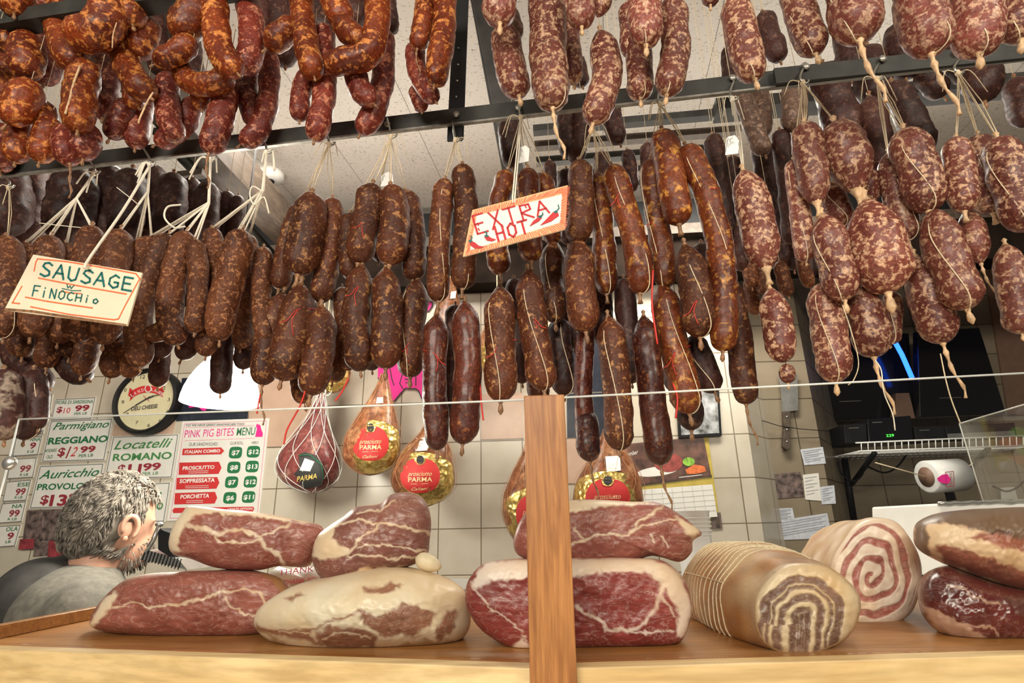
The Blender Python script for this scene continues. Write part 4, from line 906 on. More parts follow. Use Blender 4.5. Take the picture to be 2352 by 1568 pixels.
cH = cluster('around the EXTRA HOT sign', 'rust-brown soppressata', 'soppressata', 'soppressata', 'rust', .75, [
 ('u',1,50,[(1166,392),(1146,470),(1142,560),(1150,630)],'x','n'),('u',0,56,[(1212,388),(1214,490),(1220,600)],'x','n'),('u',1,44,[(1248,400),(1262,470),(1270,562)],'x','n'),
 ('l',0,72,[(1148,655),(1150,780),(1150,922)],'K','trs','dry'),('l',0,68,[(1212,618),(1226,750),(1250,896)],'K','trs','dry'),('l',1,56,[(1272,550),(1268,640),(1276,740)],'K','ts','dry'),
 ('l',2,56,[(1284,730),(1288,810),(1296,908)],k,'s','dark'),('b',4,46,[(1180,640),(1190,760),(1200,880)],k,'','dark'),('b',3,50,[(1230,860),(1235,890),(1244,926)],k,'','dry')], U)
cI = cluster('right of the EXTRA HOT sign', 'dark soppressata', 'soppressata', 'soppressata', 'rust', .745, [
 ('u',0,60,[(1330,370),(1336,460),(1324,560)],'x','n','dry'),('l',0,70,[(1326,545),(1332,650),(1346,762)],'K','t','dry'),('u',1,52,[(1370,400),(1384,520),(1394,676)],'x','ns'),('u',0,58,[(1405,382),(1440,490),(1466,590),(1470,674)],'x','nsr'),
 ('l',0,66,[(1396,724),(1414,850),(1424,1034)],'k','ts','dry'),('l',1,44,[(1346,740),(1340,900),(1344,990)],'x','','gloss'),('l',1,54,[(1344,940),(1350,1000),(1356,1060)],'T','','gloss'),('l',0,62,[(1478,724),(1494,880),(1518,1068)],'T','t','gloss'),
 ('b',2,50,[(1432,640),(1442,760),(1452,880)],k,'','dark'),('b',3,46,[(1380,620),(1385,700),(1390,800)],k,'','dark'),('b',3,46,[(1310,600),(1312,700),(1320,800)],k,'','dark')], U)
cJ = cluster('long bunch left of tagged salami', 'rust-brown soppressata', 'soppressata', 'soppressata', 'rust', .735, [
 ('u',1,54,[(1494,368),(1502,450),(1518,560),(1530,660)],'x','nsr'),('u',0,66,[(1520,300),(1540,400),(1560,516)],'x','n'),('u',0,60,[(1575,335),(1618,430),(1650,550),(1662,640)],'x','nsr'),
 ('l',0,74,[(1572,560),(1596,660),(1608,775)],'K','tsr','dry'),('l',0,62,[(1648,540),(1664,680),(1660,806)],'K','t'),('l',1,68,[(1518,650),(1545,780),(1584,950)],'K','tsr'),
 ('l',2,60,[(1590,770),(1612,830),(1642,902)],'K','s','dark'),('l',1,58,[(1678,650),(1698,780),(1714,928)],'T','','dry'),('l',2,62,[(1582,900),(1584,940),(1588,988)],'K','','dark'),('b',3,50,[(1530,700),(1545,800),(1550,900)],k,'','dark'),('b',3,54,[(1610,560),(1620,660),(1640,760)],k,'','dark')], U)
cK = cluster('string with the white paper tag', 'pink salami', 'tagged_salami', 'salami', 'pink', .725, [
 ('u',0,76,[(1706,390),(1734,490),(1762,624)],'k','tun'),('l',0,66,[(1768,660),(1788,750),(1798,832)],'x','t'),('b',0,38,[(1804,836),(1808,860),(1810,880)],'K','x')], {'u':'upper link','l':'middle link','b':'small bottom lump'})
cL = cluster('right of tagged salami', 'marbled pink salami', 'hanging_salami', 'salami', 'pink', .725, [
 ('u',1,46,[(1822,368),(1836,470),(1852,600)],k,'s'),('u',0,68,[(1848,284),(1862,370),(1878,472)],'x','nu'),('u',0,96,[(1918,282),(1948,360),(1972,448)],'x','nu'),('u',1,58,[(1988,390),(1994,430),(2004,474)],'x','u'),('u',2,60,[(1900,420),(1920,470),(1938,520)],'x','s'),
 ('l',0,76,[(1888,490),(1914,580),(1940,690)],'K','ts'),('l',0,118,[(1986,456),(2012,550),(2040,672)],'K','t'),('l',1,74,[(1890,650),(1904,750),(1920,878)],'K','s'),('l',1,84,[(1972,660),(1996,750),(2008,820)],'T',''),('l',2,42,[(2048,670),(2050,730),(2046,790)],k,'s')], U)
cM = cluster('second bunch from right edge', 'marbled pink salami', 'hanging_salami', 'salami', 'pink', .71, [
 ('u',1,58,[(2040,350),(2056,440),(2086,552)],'x','nst'),('u',0,86,[(2076,298),(2108,390),(2134,486)],'x','ns'),('l',0,86,[(2140,478),(2176,590),(2222,710)],'K','ts'),('l',1,80,[(2100,586),(2132,680),(2166,788)],'T','t')], U)
cN = cluster('bunch at the right edge', 'marbled pink salami', 'hanging_salami', 'salami', 'pink', .70, [
 ('u',0,62,[(2196,318),(2202,390),(2216,486)],'x','n'),('u',1,64,[(2246,312),(2262,400),(2282,490)],'x','ns'),('u',0,84,[(2290,318),(2326,420),(2362,530)],'x','s'),('l',1,54,[(2222,480),(2236,540),(2254,606)],'T','tu'),('l',0,66,[(2308,560),(2328,660),(2348,766)],k,'t')], U)
# ---- shaded rows further back
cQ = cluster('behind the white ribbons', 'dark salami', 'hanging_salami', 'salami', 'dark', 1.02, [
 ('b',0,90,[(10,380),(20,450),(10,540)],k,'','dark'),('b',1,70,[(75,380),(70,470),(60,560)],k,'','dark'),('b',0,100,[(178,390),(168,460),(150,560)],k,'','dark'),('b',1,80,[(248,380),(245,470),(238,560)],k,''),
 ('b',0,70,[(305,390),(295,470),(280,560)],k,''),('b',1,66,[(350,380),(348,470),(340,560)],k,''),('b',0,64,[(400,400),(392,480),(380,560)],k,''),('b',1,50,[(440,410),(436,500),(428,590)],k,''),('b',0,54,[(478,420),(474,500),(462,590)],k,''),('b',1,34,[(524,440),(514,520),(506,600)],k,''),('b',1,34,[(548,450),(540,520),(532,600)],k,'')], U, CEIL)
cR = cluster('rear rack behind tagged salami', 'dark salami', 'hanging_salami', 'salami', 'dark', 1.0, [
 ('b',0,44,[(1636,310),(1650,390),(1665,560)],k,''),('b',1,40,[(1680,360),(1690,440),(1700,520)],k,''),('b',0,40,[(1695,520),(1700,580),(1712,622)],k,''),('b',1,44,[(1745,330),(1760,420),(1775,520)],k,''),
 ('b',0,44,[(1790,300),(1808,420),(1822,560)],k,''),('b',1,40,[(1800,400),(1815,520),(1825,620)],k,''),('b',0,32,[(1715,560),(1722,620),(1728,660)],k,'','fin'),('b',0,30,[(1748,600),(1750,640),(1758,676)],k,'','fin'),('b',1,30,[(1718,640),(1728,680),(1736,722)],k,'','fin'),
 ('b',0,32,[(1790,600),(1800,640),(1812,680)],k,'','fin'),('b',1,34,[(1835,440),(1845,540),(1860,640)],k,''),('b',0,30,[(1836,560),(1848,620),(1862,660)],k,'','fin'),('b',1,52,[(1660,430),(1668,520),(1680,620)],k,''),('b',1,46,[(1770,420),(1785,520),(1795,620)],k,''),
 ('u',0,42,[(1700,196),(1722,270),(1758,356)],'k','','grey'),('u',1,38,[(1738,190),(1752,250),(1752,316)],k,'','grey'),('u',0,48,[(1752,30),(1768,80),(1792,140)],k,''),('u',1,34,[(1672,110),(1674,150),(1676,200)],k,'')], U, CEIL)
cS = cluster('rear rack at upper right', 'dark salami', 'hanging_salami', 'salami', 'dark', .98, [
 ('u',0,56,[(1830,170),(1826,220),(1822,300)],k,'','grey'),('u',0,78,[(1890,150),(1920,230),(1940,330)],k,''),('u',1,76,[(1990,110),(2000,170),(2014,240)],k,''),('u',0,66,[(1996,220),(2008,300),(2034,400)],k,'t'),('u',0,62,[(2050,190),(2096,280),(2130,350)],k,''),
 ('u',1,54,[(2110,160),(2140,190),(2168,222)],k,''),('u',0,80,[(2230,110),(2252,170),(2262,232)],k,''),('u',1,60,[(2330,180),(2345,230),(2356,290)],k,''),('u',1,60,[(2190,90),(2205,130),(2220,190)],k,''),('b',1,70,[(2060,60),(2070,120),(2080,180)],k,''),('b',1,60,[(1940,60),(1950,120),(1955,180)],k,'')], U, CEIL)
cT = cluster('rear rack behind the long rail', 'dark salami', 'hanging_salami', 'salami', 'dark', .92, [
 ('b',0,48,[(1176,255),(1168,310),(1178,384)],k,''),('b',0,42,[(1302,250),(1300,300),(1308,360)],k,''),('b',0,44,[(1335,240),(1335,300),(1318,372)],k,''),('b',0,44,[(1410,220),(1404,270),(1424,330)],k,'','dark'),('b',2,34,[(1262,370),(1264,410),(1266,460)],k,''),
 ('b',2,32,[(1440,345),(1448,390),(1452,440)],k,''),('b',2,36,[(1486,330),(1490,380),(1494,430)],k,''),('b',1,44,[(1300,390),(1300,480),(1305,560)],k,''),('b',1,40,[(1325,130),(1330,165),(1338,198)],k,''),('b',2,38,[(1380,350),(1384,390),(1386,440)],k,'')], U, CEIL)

# ---------------------------------------------------------------- hooks and strings
def nearest(cl, tier, n=9): return [(tp, o) for o, tp, r, it in cl if it[0] == tier][:n]
def bunch(hx, hy, tops, D, label, mat='twine', rad=.00065, rep=2, loose=0, knot=None):
    pl = rack(D); h = pl(hx, hy)
    e = root('string_bundle', h, label, 'string', 'strings holding the sausages')
    for tp in tops:
        for k_ in range(rep):
            j = Vector((random.uniform(-.004,.004), random.uniform(-.004,.004), 0)); m_ = h.lerp(tp, .5) + j*1.3
            mb = MB(); pts = [h + j*.3, m_, tp + j*.5 + Vector((0,0,.002))]
            if knot: pts = [h + j*.2, pl(*knot) + j*.3, tp + j]
            mb.tube(pts, rad, 5); mb.build('strand', M[mat], e)
    for k_ in range(loose):
        mb = MB(); a = random.uniform(-1,1); mb.tube(curve([h, h + Vector((a*.02,0,.004)), h + Vector((a*.035,0,-.02 - random.random()*.02))], 8), rad, 5); mb.build('loose_end', M[mat], e)
    mb = MB(); mb.ell(h, .004, .004, .006, 10, 8); mb.build('knot', M[mat], e)
    return h
def hook(hx, hy, D, label):
    pl = rack(D); b = pl(hx, hy); t = rk(hx - 4, hy - 34, -.014); mb = MB()
    pts = [t + Vector((0,.006,-.002)), t + Vector((0,.001,.004)), t + Vector((.0,-.014,-.004)), b + Vector((-.002,0,.012)), b + Vector((0,0,-.001)), b + Vector((.007,0,.0)), b + Vector((.010,0,.005))]
    mb.tube(curve(pts, 24), .0019, 8); tag(mb.build('meat_hook', M['hook']), label, 'hook', 'steel hooks on the rail')
def tops(cl, tier='u', k0=0, k1=99): return [tp for o, tp, r, it in sorted(cl, key=lambda q: q[1].x) if it[0] == tier][k0:k1]
HK = [(20,430,'twine',tops(cD1,'u',0,1) ,'far left edge',None),(216,398,'ribbon',tops(cD1,'u',1,5),'left of the SAUSAGE sign string',(176,455)),(344,378,'ribbon',tops(cD1,'u',5,7)+tops(cD2,'u',0,1),'holding the SAUSAGE sign',(340,440)),
 (484,366,'ribbon',tops(cD2,'u',0,4),'third from left',(480,466)),(612,350,'ribbon',tops(cD2,'u',4,8),'beside the round ceiling fixture',(604,436)),
 (756,332,'twine',tops(cE,'u'),'above the soppressata under the timber beam',None),(898,314,'twine',tops(cF,'u'),'left of the black strap',None),(1046,322,'twine',tops(cG,'u'),'right under the black strap',None),
 (1196,270,'twine',tops(cH,'u'),'above the EXTRA HOT sign',None),(1516,240,'twine',tops(cJ,'u'),'fifth from the right edge',None),(1682,228,'ribbon',tops(cK,'u'),'holding the white paper tag',None),
 (1844,190,'twine',tops(cL,'u',0,3),'just right of the paper tag',None),(2014,182,'twine',tops(cM,'u'),'second from right edge',None),(2200,168,'twine',tops(cN,'u'),'nearest the right edge',None)]
for hx, hy, mt, tp, pl_, kn in HK:
    bunch(hx, hy, tp, .775, ('white ribbon' if mt == 'ribbon' else 'pale twine') + ' strings on the hook ' + pl_, mt, .0014 if mt == 'ribbon' and hx < 700 else .0007, 3 if hx < 1600 else 4, 3, kn)
    hook(hx, hy, .775, 'steel hook on the rail, ' + pl_)
tp = tops(cI,'u'); bunch(1360, 292, tp, .74, 'pale twine strings hanging from a salami end over the rail', 'twine', .0007, 3, 2)
def thin(px, D, r, mat, name, label, cat='string'):
    pl = rack(D); mb = MB(); mb.tube(curve([pl(*p) for p in px], 20), r, 5); return tag(mb.build(name, M[mat]), label, cat)
thin([(184,152),(170,190),(160,230),(150,262)], .650, .002, 'casing', 'casing_tail', 'pale casing tail on the front sausage at top left', 'casing tail')
thin([(352,212),(338,235),(322,270),(318,283)], .668, .0016, 'casing', 'casing_tail', 'pale casing tail dangling left of the beam top', 'casing tail')
thin([(268,52),(260,80),(258,110)], .60, .001, 'casing', 'casing_tail', 'thin casing tail between the topmost left sausages', 'casing tail')
thin([(2010,826),(2024,850),(2030,900),(2050,950),(2056,988)], .70, .0007, 'ribbon', 'loose_string', 'long loose string dangling in front of the black screen')
thin([(1935,700),(1955,760),(1972,830),(1962,870),(1948,884)], .70, .0006, 'twine', 'loose_string', 'thin curved string beside the lower marbled salami')
thin([(2160,812),(2172,870),(2186,920),(2206,972)], .72, .0007, 'twine', 'loose_string', 'thin string running from a salami tail to the inner glass')
thin([(415,470),(385,475),(378,500),(400,522),(425,520)], .76, .0016, 'ribbon', 'ribbon_loop', 'wide loop of white ribbon left of the third hook', 'ribbon')
thin([(604,440),(580,428),(574,450),(585,470),(606,452),(618,490)], .76, .0013, 'ribbon', 'ribbon_loop', 'small loop of white ribbon under the fifth hook', 'ribbon')
thin([(90,512),(140,518),(200,524)], .755, .0008, 'ribbon', 'loose_string', 'loose white ribbon end lying over the left brown sausages')
thin([(268,430),(300,455),(318,470)], .755, .0008, 'ribbon', 'loose_string', 'loose white ribbon end left of the second hook')
for px, D, lb in (([(598,905),(594,925),(590,950)],.76,'left of the menu board'),([(706,880),(690,930),(660,985),(652,1020)],.76,'long one above the netted ham'),([(800,870),(785,900),(770,920)],.77,'right of the long one'),
                  ([(1102,875),(1106,930),(1110,965)],.75,'beside the glossy pair'),([(1500,620),(1498,700),(1510,790)],.70,'on the long rust bunch'),([(1546,880),(1556,915),(1552,960)],.72,'at the foot of the long rust bunch')):
    thin(px, D, .0013, 'redtie', 'red_ribbon', 'short red ribbon tail ' + lb, 'red ribbon')
# paper tags
def ptag(q, D, label, lines=True):
    pl = rack(D); o = tag(board('paper_tag', q, pl, .0006, M['white']), label, 'tag')
    mb = MB(); (x0,y0),(x1,y1),(x2,y2),(x3,y3) = q[0], q[1], q[-2], q[-1]
    for t in (.35,.62,.85): stroke(mb, [(x0+(x3-x0)*t+2,y0+(y3-y0)*t),(x1+(x2-x1)*t-2,y1+(y2-y1)*t)], .8, pl, .0012)
    if lines: txt(mb, 'R-4.2', (x0+5,y0+9), (x1-4,y1+7), 5, pl, .0012, ital=True); txt(mb, 'LOT 411', (x0+3,y0+20), (x1-2,y1+18), 5, pl, .0012, ital=True)
    mb.build('handwriting', M['ink'], o, smooth=False)
ptag([(1672,314),(1688,310),(1697,322),(1696,352),(1666,356),(1667,322)], .715, 'white paper tag with handwritten lines on the pink salami string')
ptag([(1196,338),(1208,334),(1216,342),(1214,370),(1192,375),(1190,345)], .745, 'white paper tag above the EXTRA HOT sign', False)
ptag([(884,398),(892,394),(902,400),(904,426),(874,428),(876,404)], .80, 'white paper tag behind the strings left of the black strap', False)

# front rail above the frame, from which the front rows hang
mb = MB(); a = rack(.66)(-300, 300); b = rack(.66)(2700, 300); a.z = b.z = CAMZ + .87; mb.bar(a, b, .03, .03); tag(mb.build('hanging_rail', M['steel'], smooth=False), 'front steel rail above the view that carries the front sausages', 'rail')

# ---------------------------------------------------------------- hand lettered cards
G = {'S':[[(.9,.85),(.6,1),(.25,.92),(.15,.7),(.4,.55),(.75,.4),(.8,.15),(.45,0),(.05,.12)]],'A':[[(0,0),(.45,1),(.9,0)],[(.15,.38),(.78,.38)]],'U':[[(.05,1),(.1,.2),(.4,0),(.75,.15),(.85,1)]],
 'G':[[(.85,.85),(.5,1),(.1,.7),(.1,.25),(.5,0),(.85,.15),(.85,.45),(.5,.45)]],'E':[[(.85,1),(.1,1),(.1,0),(.9,0)],[(.1,.52),(.7,.52)]],'w':[[(0,.7),(.2,0),(.45,.5),(.65,0),(.95,.8)]],'F':[[(.9,1),(.1,1),(.1,0)],[(.1,.55),(.7,.55)]],
 'i':[[(.4,.65),(.4,0)],[(.4,.9),(.45,.98)]],'N':[[(.1,0),(.1,1),(.8,0),(.8,1)]],'O':[[(.5,1),(.12,.75),(.1,.25),(.45,0),(.82,.25),(.85,.75),(.5,1)]],'C':[[(.85,.85),(.5,1),(.1,.65),(.12,.25),(.5,0),(.85,.15)]],'H':[[(.1,1),(.1,0)],[(.8,1),(.8,0)],[(.1,.5),(.8,.5)]],
 'o':[[(.5,.7),(.15,.5),(.2,.1),(.55,0),(.8,.35),(.5,.7)]],'X':[[(.1,1),(.85,0)],[(.85,1),(.1,0)]],'T':[[(.45,1),(.45,0)],[(0,1),(.95,1)]],'R':[[(.1,0),(.1,1),(.75,.95),(.8,.6),(.1,.5),(.9,0)]],'K':[[(.1,1),(.1,0)],[(.8,1),(.1,.45),(.85,0)]],'Y':[[(.1,1),(.45,.5),(.8,1)],[(.45,.5),(.45,0)]]}
def hand(mb, s, p0, p1, h0, h1, wpx, pl, off, tilt=0.0):
    n = len(s); dx, dy = (p1[0]-p0[0])/n, (p1[1]-p0[1])/n; L = math.hypot(dx, dy); ux, uy = dy/L, -dx/L
    for i, ch in enumerate(s):
        if ch not in G: continue
        h = h0 + (h1-h0)*i/max(n-1,1)
        for st_ in G[ch]:
            stroke(mb, [(p0[0]+dx*(i+x*.86)+(ux+tilt)*h*y, p0[1]+dy*(i+x*.86)+uy*h*y) for x, y in st_], wpx, pl, off)
SP = rack(.665)
q = [(76,584),(326,626),(291,748),(9,712)]
o = tag(board('hand_lettered_sign', q, SP, .003, M['card'], bevel=.0004), 'cream card sign hand-lettered SAUSAGE w FINOCHIO with orange outline', 'sign')
mb = MB(); off = .0038
hand(mb, 'SAUSAGE', (90,632), (308,669), 32, 29, 4.6, SP, off, .05); mb.build('lettering', M['teal'], o, smooth=False)
mb = MB(); hand(mb, 'w', (152,660), (172,664), 11, 11, 2.2, SP, off); stroke(mb, [(142,662),(166,667),(186,667)], 1.8, SP, off); hand(mb, 'FiNOCHio', (72,679), (230,698), 24, 15, 3.0, SP, off, .1); mb.build('lettering', M['teal'], o, smooth=False)
mb = MB()
for l in ([(82,602),(86,594),(150,600),(230,613),(312,628),(322,641)],[(320,641),(288,700),(272,732),(262,734)],[(262,734),(160,722),(70,704)],[(88,638),(180,656),(290,675)],[(140,668),(160,672),(186,674)],[(58,682),(110,692),(212,707)],[(50,657),(34,685),(28,695),(45,697)],[(82,602),(78,622)]): stroke(mb, l, 3, SP, off - .0003)
mb.build('outline', M['ored'], o, smooth=False)
mb = MB(); w1 = [(9,712),(75,718),(180,734),(291,748),(290,744),(180,728),(75,712),(10,707)]; pane(mb, w1, SP, off - .0005); mb.build('worn_edge', M['casing_dark'], o, smooth=False)
h0 = rack(.775)(344,380); a = SP(205,612,.004); mb = MB(); mb.tube(curve([a + Vector((.003,0,-.004)), a, a + Vector((0,-.006,.004)), a.lerp(h0,.5) , h0], 20), .0021, 6); mb.build('hanging_string', M['ribbon'], o)
EP = rack(.665)
q = [(1085,482),(1304,425),(1298,526),(1063,589)]
o = tag(board('hand_lettered_sign', q, EP, .003, M['card'], bevel=.0004), 'red-bordered card sign hand-lettered EXTRA HOT with painted chilli peppers', 'sign')
mb = MB(); inner = [(1095,495),(1291,446),(1287,511),(1080,574)]
for i in range(4):
    a, b, c, d = q[i], q[(i+1)%4], inner[(i+1)%4], inner[i]; pane(mb, [a, b, c, d], EP, off - .0006)
bd = mb.build('border', plain('pale_orange', (.85,.42,.20), .6), o, smooth=False)
mb = MB(); rr = random.Random(3)
for i in range(4):
    a, b, c, d = q[i], q[(i+1)%4], inner[(i+1)%4], inner[i]; n_ = 46 if i % 2 == 0 else 24
    for k_ in range(n_):
        t = (k_+.5)/n_; p = (a[0]+(b[0]-a[0])*t, a[1]+(b[1]-a[1])*t); r_ = (d[0]+(c[0]-d[0])*t, d[1]+(c[1]-d[1])*t)
        f0, f1 = rr.uniform(.05,.2), rr.uniform(.75,1.0); sx = rr.uniform(2,7)
        stroke(mb, [(p[0]+(r_[0]-p[0])*f0+sx, p[1]+(r_[1]-p[1])*f0), (p[0]+(r_[0]-p[0])*f1-sx*.3, p[1]+(r_[1]-p[1])*f1)], 1.5, EP, off-.0003)
mb.build('hatching', plain('hatch_red', (.80,.12,.05), .6, noisy=0), bd, smooth=False)
mb = MB(); pane(mb, inner, EP, off-.0006); mb.build('card_face', M['paper'], o, smooth=False)
mb = MB(); hand(mb, 'EXTRA', (1094,538), (1270,486), 43, 32, 4.4, EP, off)
for p in ((1096,512),(1098,524),(1206,472)): stroke(mb, [p, (p[0]+3, p[1]+5)], 3, EP, off)
hand(mb, 'HOT', (1143,554), (1222,532), 34, 30, 5, EP, off); mb.build('lettering', M['dred'], o, smooth=False)
for ci, (body, stem) in enumerate((([(1078,552),(1090,556),(1100,564),(1112,566),(1104,570),(1090,570),(1080,563)],[(1080,553),(1084,545),(1081,541)]),([(1112,544),(1120,540),(1128,546),(1140,550),(1130,554),(1118,552)],[(1117,541),(1118,534),(1113,531)]),
     ([(1216,520),(1224,508),(1236,498),(1245,500),(1238,508)],[(1240,497),(1247,492),(1246,488)]),([(1240,518),(1254,504),(1270,487),(1282,489),(1284,495),(1266,508)],[(1276,486),(1284,478),(1282,470)]))):
    mb = MB(); pane(mb, body, EP, off+.0002); pp_ = mb.build('painted_pepper', M['dred'], o, smooth=False)
    mb = MB(); stroke(mb, stem, 2.6, EP, off+.0006); a = body[0] if ci < 2 else body[-3]; pane(mb, [(stem[0][0]-5,stem[0][1]),(stem[0][0],stem[0][1]-3),(stem[0][0]+6,stem[0][1]),(stem[0][0],stem[0][1]+4)], EP, off+.0006); mb.build('stem', M['teal'], pp_, smooth=False)
h1 = rack(.775)(1196,272); a = EP(1180,462,.004); mb = MB()
for d_ in (-.0015,.0015): mb.tube([a + Vector((d_,0,-.003)), a + Vector((d_,0,.006)), a.lerp(h1,.6) + Vector((d_,0,0)), h1], .0011, 5)
mb.build('hanging_string', M['ribbon'], o)

# ---------------------------------------------------------------- hams on the board
def segd(P, a, b):
    a = np.array(a, float); b = np.array(b, float); d = b-a; t = np.clip(((P-a)@d)/max(d@d,1e-9), 0, 1)
    return np.linalg.norm(P - (a + t[:,None]*d), axis=1)
def polyd(P, pts, closed=False):
    pts = list(pts) + ([pts[0]] if closed else []); return np.min([segd(P, a, b) for a, b in zip(pts[:-1], pts[1:])], axis=0)
def inside(P, poly):
    x, y = P[:,0], P[:,1]; r = np.zeros(len(P), bool); n = len(poly)
    for i in range(n):
        x1, y1 = poly[i]; x2, y2 = poly[(i+1)%n]
        c = ((y1 > y) != (y2 > y)); r ^= c & (x < (x2-x1)*(y-y1)/((y2-y1) or 1e-9) + x1)
    return r
def sm(x, a, b): t = np.clip((x-a)/(b-a), 0, 1); return t*t*(3-2*t)
def warp(P, amp, sc_, seed):
    out = np.empty_like(P)
    for i, (x, y) in enumerate(P):
        v = noise.noise_vector(Vector((x/sc_, y/sc_, seed))) ; out[i] = (x + v.x*amp, y + v.y*amp)
    return out
def smooth_outline(pts, n):
    P = [Vector((x, y, 0)) for x, y in pts]; N = len(P); out = []
    L = [(P[(i+1)%N]-P[i]).length for i in range(N)]; T = sum(L)
    for k_ in range(n):
        s = T*k_/n; i = 0
        while s > L[i]: s -= L[i]; i += 1
        f = s/L[i]; a, b, c, d = P[i-1], P[i], P[(i+1)%N], P[(i+2)%N]
        q = .5*((2*b) + (c-a)*f + (2*a-5*b+4*c-d)*f*f + (3*b-a-3*c+d)*f**3); out.append((q.x, q.y))
    return out
def ham(name, outline, mat, label, D=None, T=.16, rnd=.02, pw=8, base='lean', fats=(), leans=(), rinds=(), seams=(), restz=None, bulge=.006, N=300, K=64, yaw=2, fatrim=0, cat='ham', wx=7, back=.55):
    ol = smooth_outline(outline, N); cx = sum(p[0] for p in ol)/N; cy = sum(p[1] for p in ol)/N
    if D is None:
        b = max(ol, key=lambda p: p[1]); p = PZ(b[0], b[1], restz if restz is not None else LZ); a = R(yaw); D = p.y + p.x*math.tan(a) + (.03 if pw < 3 else .012)
    pl = vplane(D, yaw); V = []; PX = []; seed = random.uniform(0, 90)
    for j in range(K+1):
        t = (j/K)**.85
        for i in range(N):
            x, y = cx+(ol[i][0]-cx)*t, cy+(ol[i][1]-cy)*t
            off = -rnd*(1-(1-min(t,1)**pw)**.5) + bulge*(1-t*t) + .0035*noise.noise(Vector((x/45, y/45, seed))) * (1-t**6) + .0012*noise.noise(Vector((x/12, y/12, seed)))*(1-t**6)
            q = pl(x, y, off); q.z = max(q.z, LZ + .0004); V.append(q); PX.append((x, y))
    F = [(j*N+i, j*N+(i+1)%N, (j+1)*N+(i+1)%N, (j+1)*N+i) for j in range(K) for i in range(N)]
    edir = ray(cx, cy); edir.z = 0; edir.normalize(); ctr = pl(cx, cy, 0); b0 = K*N; base_ring = [V[b0+i].copy() for i in range(N)]; lowz = min(p.z for p in base_ring); KB = 26
    for j in range(1, KB+1):
        t = j/KB; sc_ = (1 + .012*math.sin(math.pi*min(t*1.4,1))) * (1 - (1-back)*t**2) if t < .93 else (1-(1-back)*t*t)*math.sqrt(max(0, 1-((t-.93)/.07)**2))
        for i in range(N):
            p = base_ring[i]; q = ctr + (p-ctr)*sc_; q = q + edir*(T*t)
            q.z = max(q.z + (lowz - (ctr.z + (lowz-ctr.z)*sc_))*.7, lowz) if True else q.z
            q += Vector((0,0,1))*0; nn = noise.noise(q*22 + Vector((seed,0,0)))*.004; q += (q-ctr).normalized()*nn
            if q.z < lowz: q.z = lowz
            V.append(q); PX.append(ol[i])
    for j in range(KB): 
        for i in range(N): a = b0+j*N; F.append((a+i, a+(i+1)%N, a+N+(i+1)%N, a+N+i))
    P = np.array(PX); W = warp(P, wx, 28, seed); W2_ = warp(W, 5, 10, seed+5); W = W2_
    tpar = np.concatenate([np.repeat([(j/K)**.85 for j in range(K+1)], N), np.full(KB*N, 1.5)])
    fat = np.ones(len(P)) if base == 'fat' else np.zeros(len(P)); rind = np.zeros(len(P))
    for poly in fats: d = polyd(W, poly, True); s = np.where(inside(W, poly), d, -d); fat = np.maximum(fat, sm(s, -3, 5))
    for poly in leans: d = polyd(W, poly, True); s = np.where(inside(W, poly), d, -d); fat = fat*(1-sm(s, -3, 6)*.93)
    for pts, wd in seams: d = polyd(W, pts); fat = np.maximum(fat, (1-sm(d, wd*.12, wd*.8))*.8)
    for poly in rinds: d = polyd(W, poly, True); s = np.where(inside(W, poly), d, -d); q = sm(s, -4, 6); rind = np.maximum(rind, q); fat = fat*(1-q*.85)
    if fatrim: fat = np.maximum(fat, sm(tpar, 1-fatrim*1.5, 1-fatrim*.6)*.8)
    side = tpar > 1.2; rs = np.array([noise.noise(Vector((x/60, y/60, 3.3))) for x, y in PX]); fat = np.where(side, .55+.4*rs, fat); rind = np.where(side, .45, rind)
    mb = MB(); mb.v = V; mb.f = F + [tuple(range((K+KB)*N, (K+KB+1)*N))]; mb.mi = [0]*len(mb.f)
    mb.attr = np.stack([fat, rind, np.zeros_like(fat), np.ones_like(fat)], 1)
    return tag(mb.build(name, M[mat]), label, cat), D
h1o, dA = ham('cured_ham', [(205,1432),(225,1388),(265,1348),(310,1326),(400,1313),(520,1309),(600,1313),(650,1332),(668,1365),(655,1405),(625,1442),(585,1462),(480,1467),(380,1464),(300,1458),(240,1450)], 'ham',
  'dark red cut ham lying flat on the board, bottom left of the row', leans=(), rinds=([(590,1310),(645,1325),(672,1365),(650,1415),(640,1400),(648,1365),(625,1335)],), fats=([(200,1440),(228,1388),(262,1352),(272,1372),(235,1420),(215,1445)],),
  seams=(([(345,1395),(420,1387),(480,1366),(560,1352),(600,1362),(612,1392)],7),([(515,1368),(530,1392),(560,1410),(598,1418)],4),([(610,1392),(595,1408),(600,1440)],4),([(250,1400),(300,1380),(345,1395)],4)), T=.15, pw=6, rnd=.03)
h2o, _ = ham('cured_ham', [(388,1247),(396,1210),(420,1175),(440,1162),(520,1170),(600,1178),(680,1193),(735,1206),(742,1232),(722,1270),(702,1300),(640,1300),(590,1309),(500,1304),(440,1284),(400,1272)], 'ham',
  'cut ham with pale fat edge stacked on the bottom left ham', D=dA+.005, fats=([(382,1260),(390,1205),(430,1155),(530,1160),(620,1175),(700,1188),(742,1206),(690,1203),(600,1188),(520,1180),(455,1180),(425,1205),(410,1250),(420,1270)],),
  seams=(([(420,1200),(450,1212),(490,1224),(560,1215),(600,1235),(612,1258),(640,1278),(650,1300)],9),([(490,1224),(502,1242),(550,1248),(600,1242)],6),([(605,1232),(640,1215),(668,1204)],6)), T=.13, pw=7, rnd=.02)
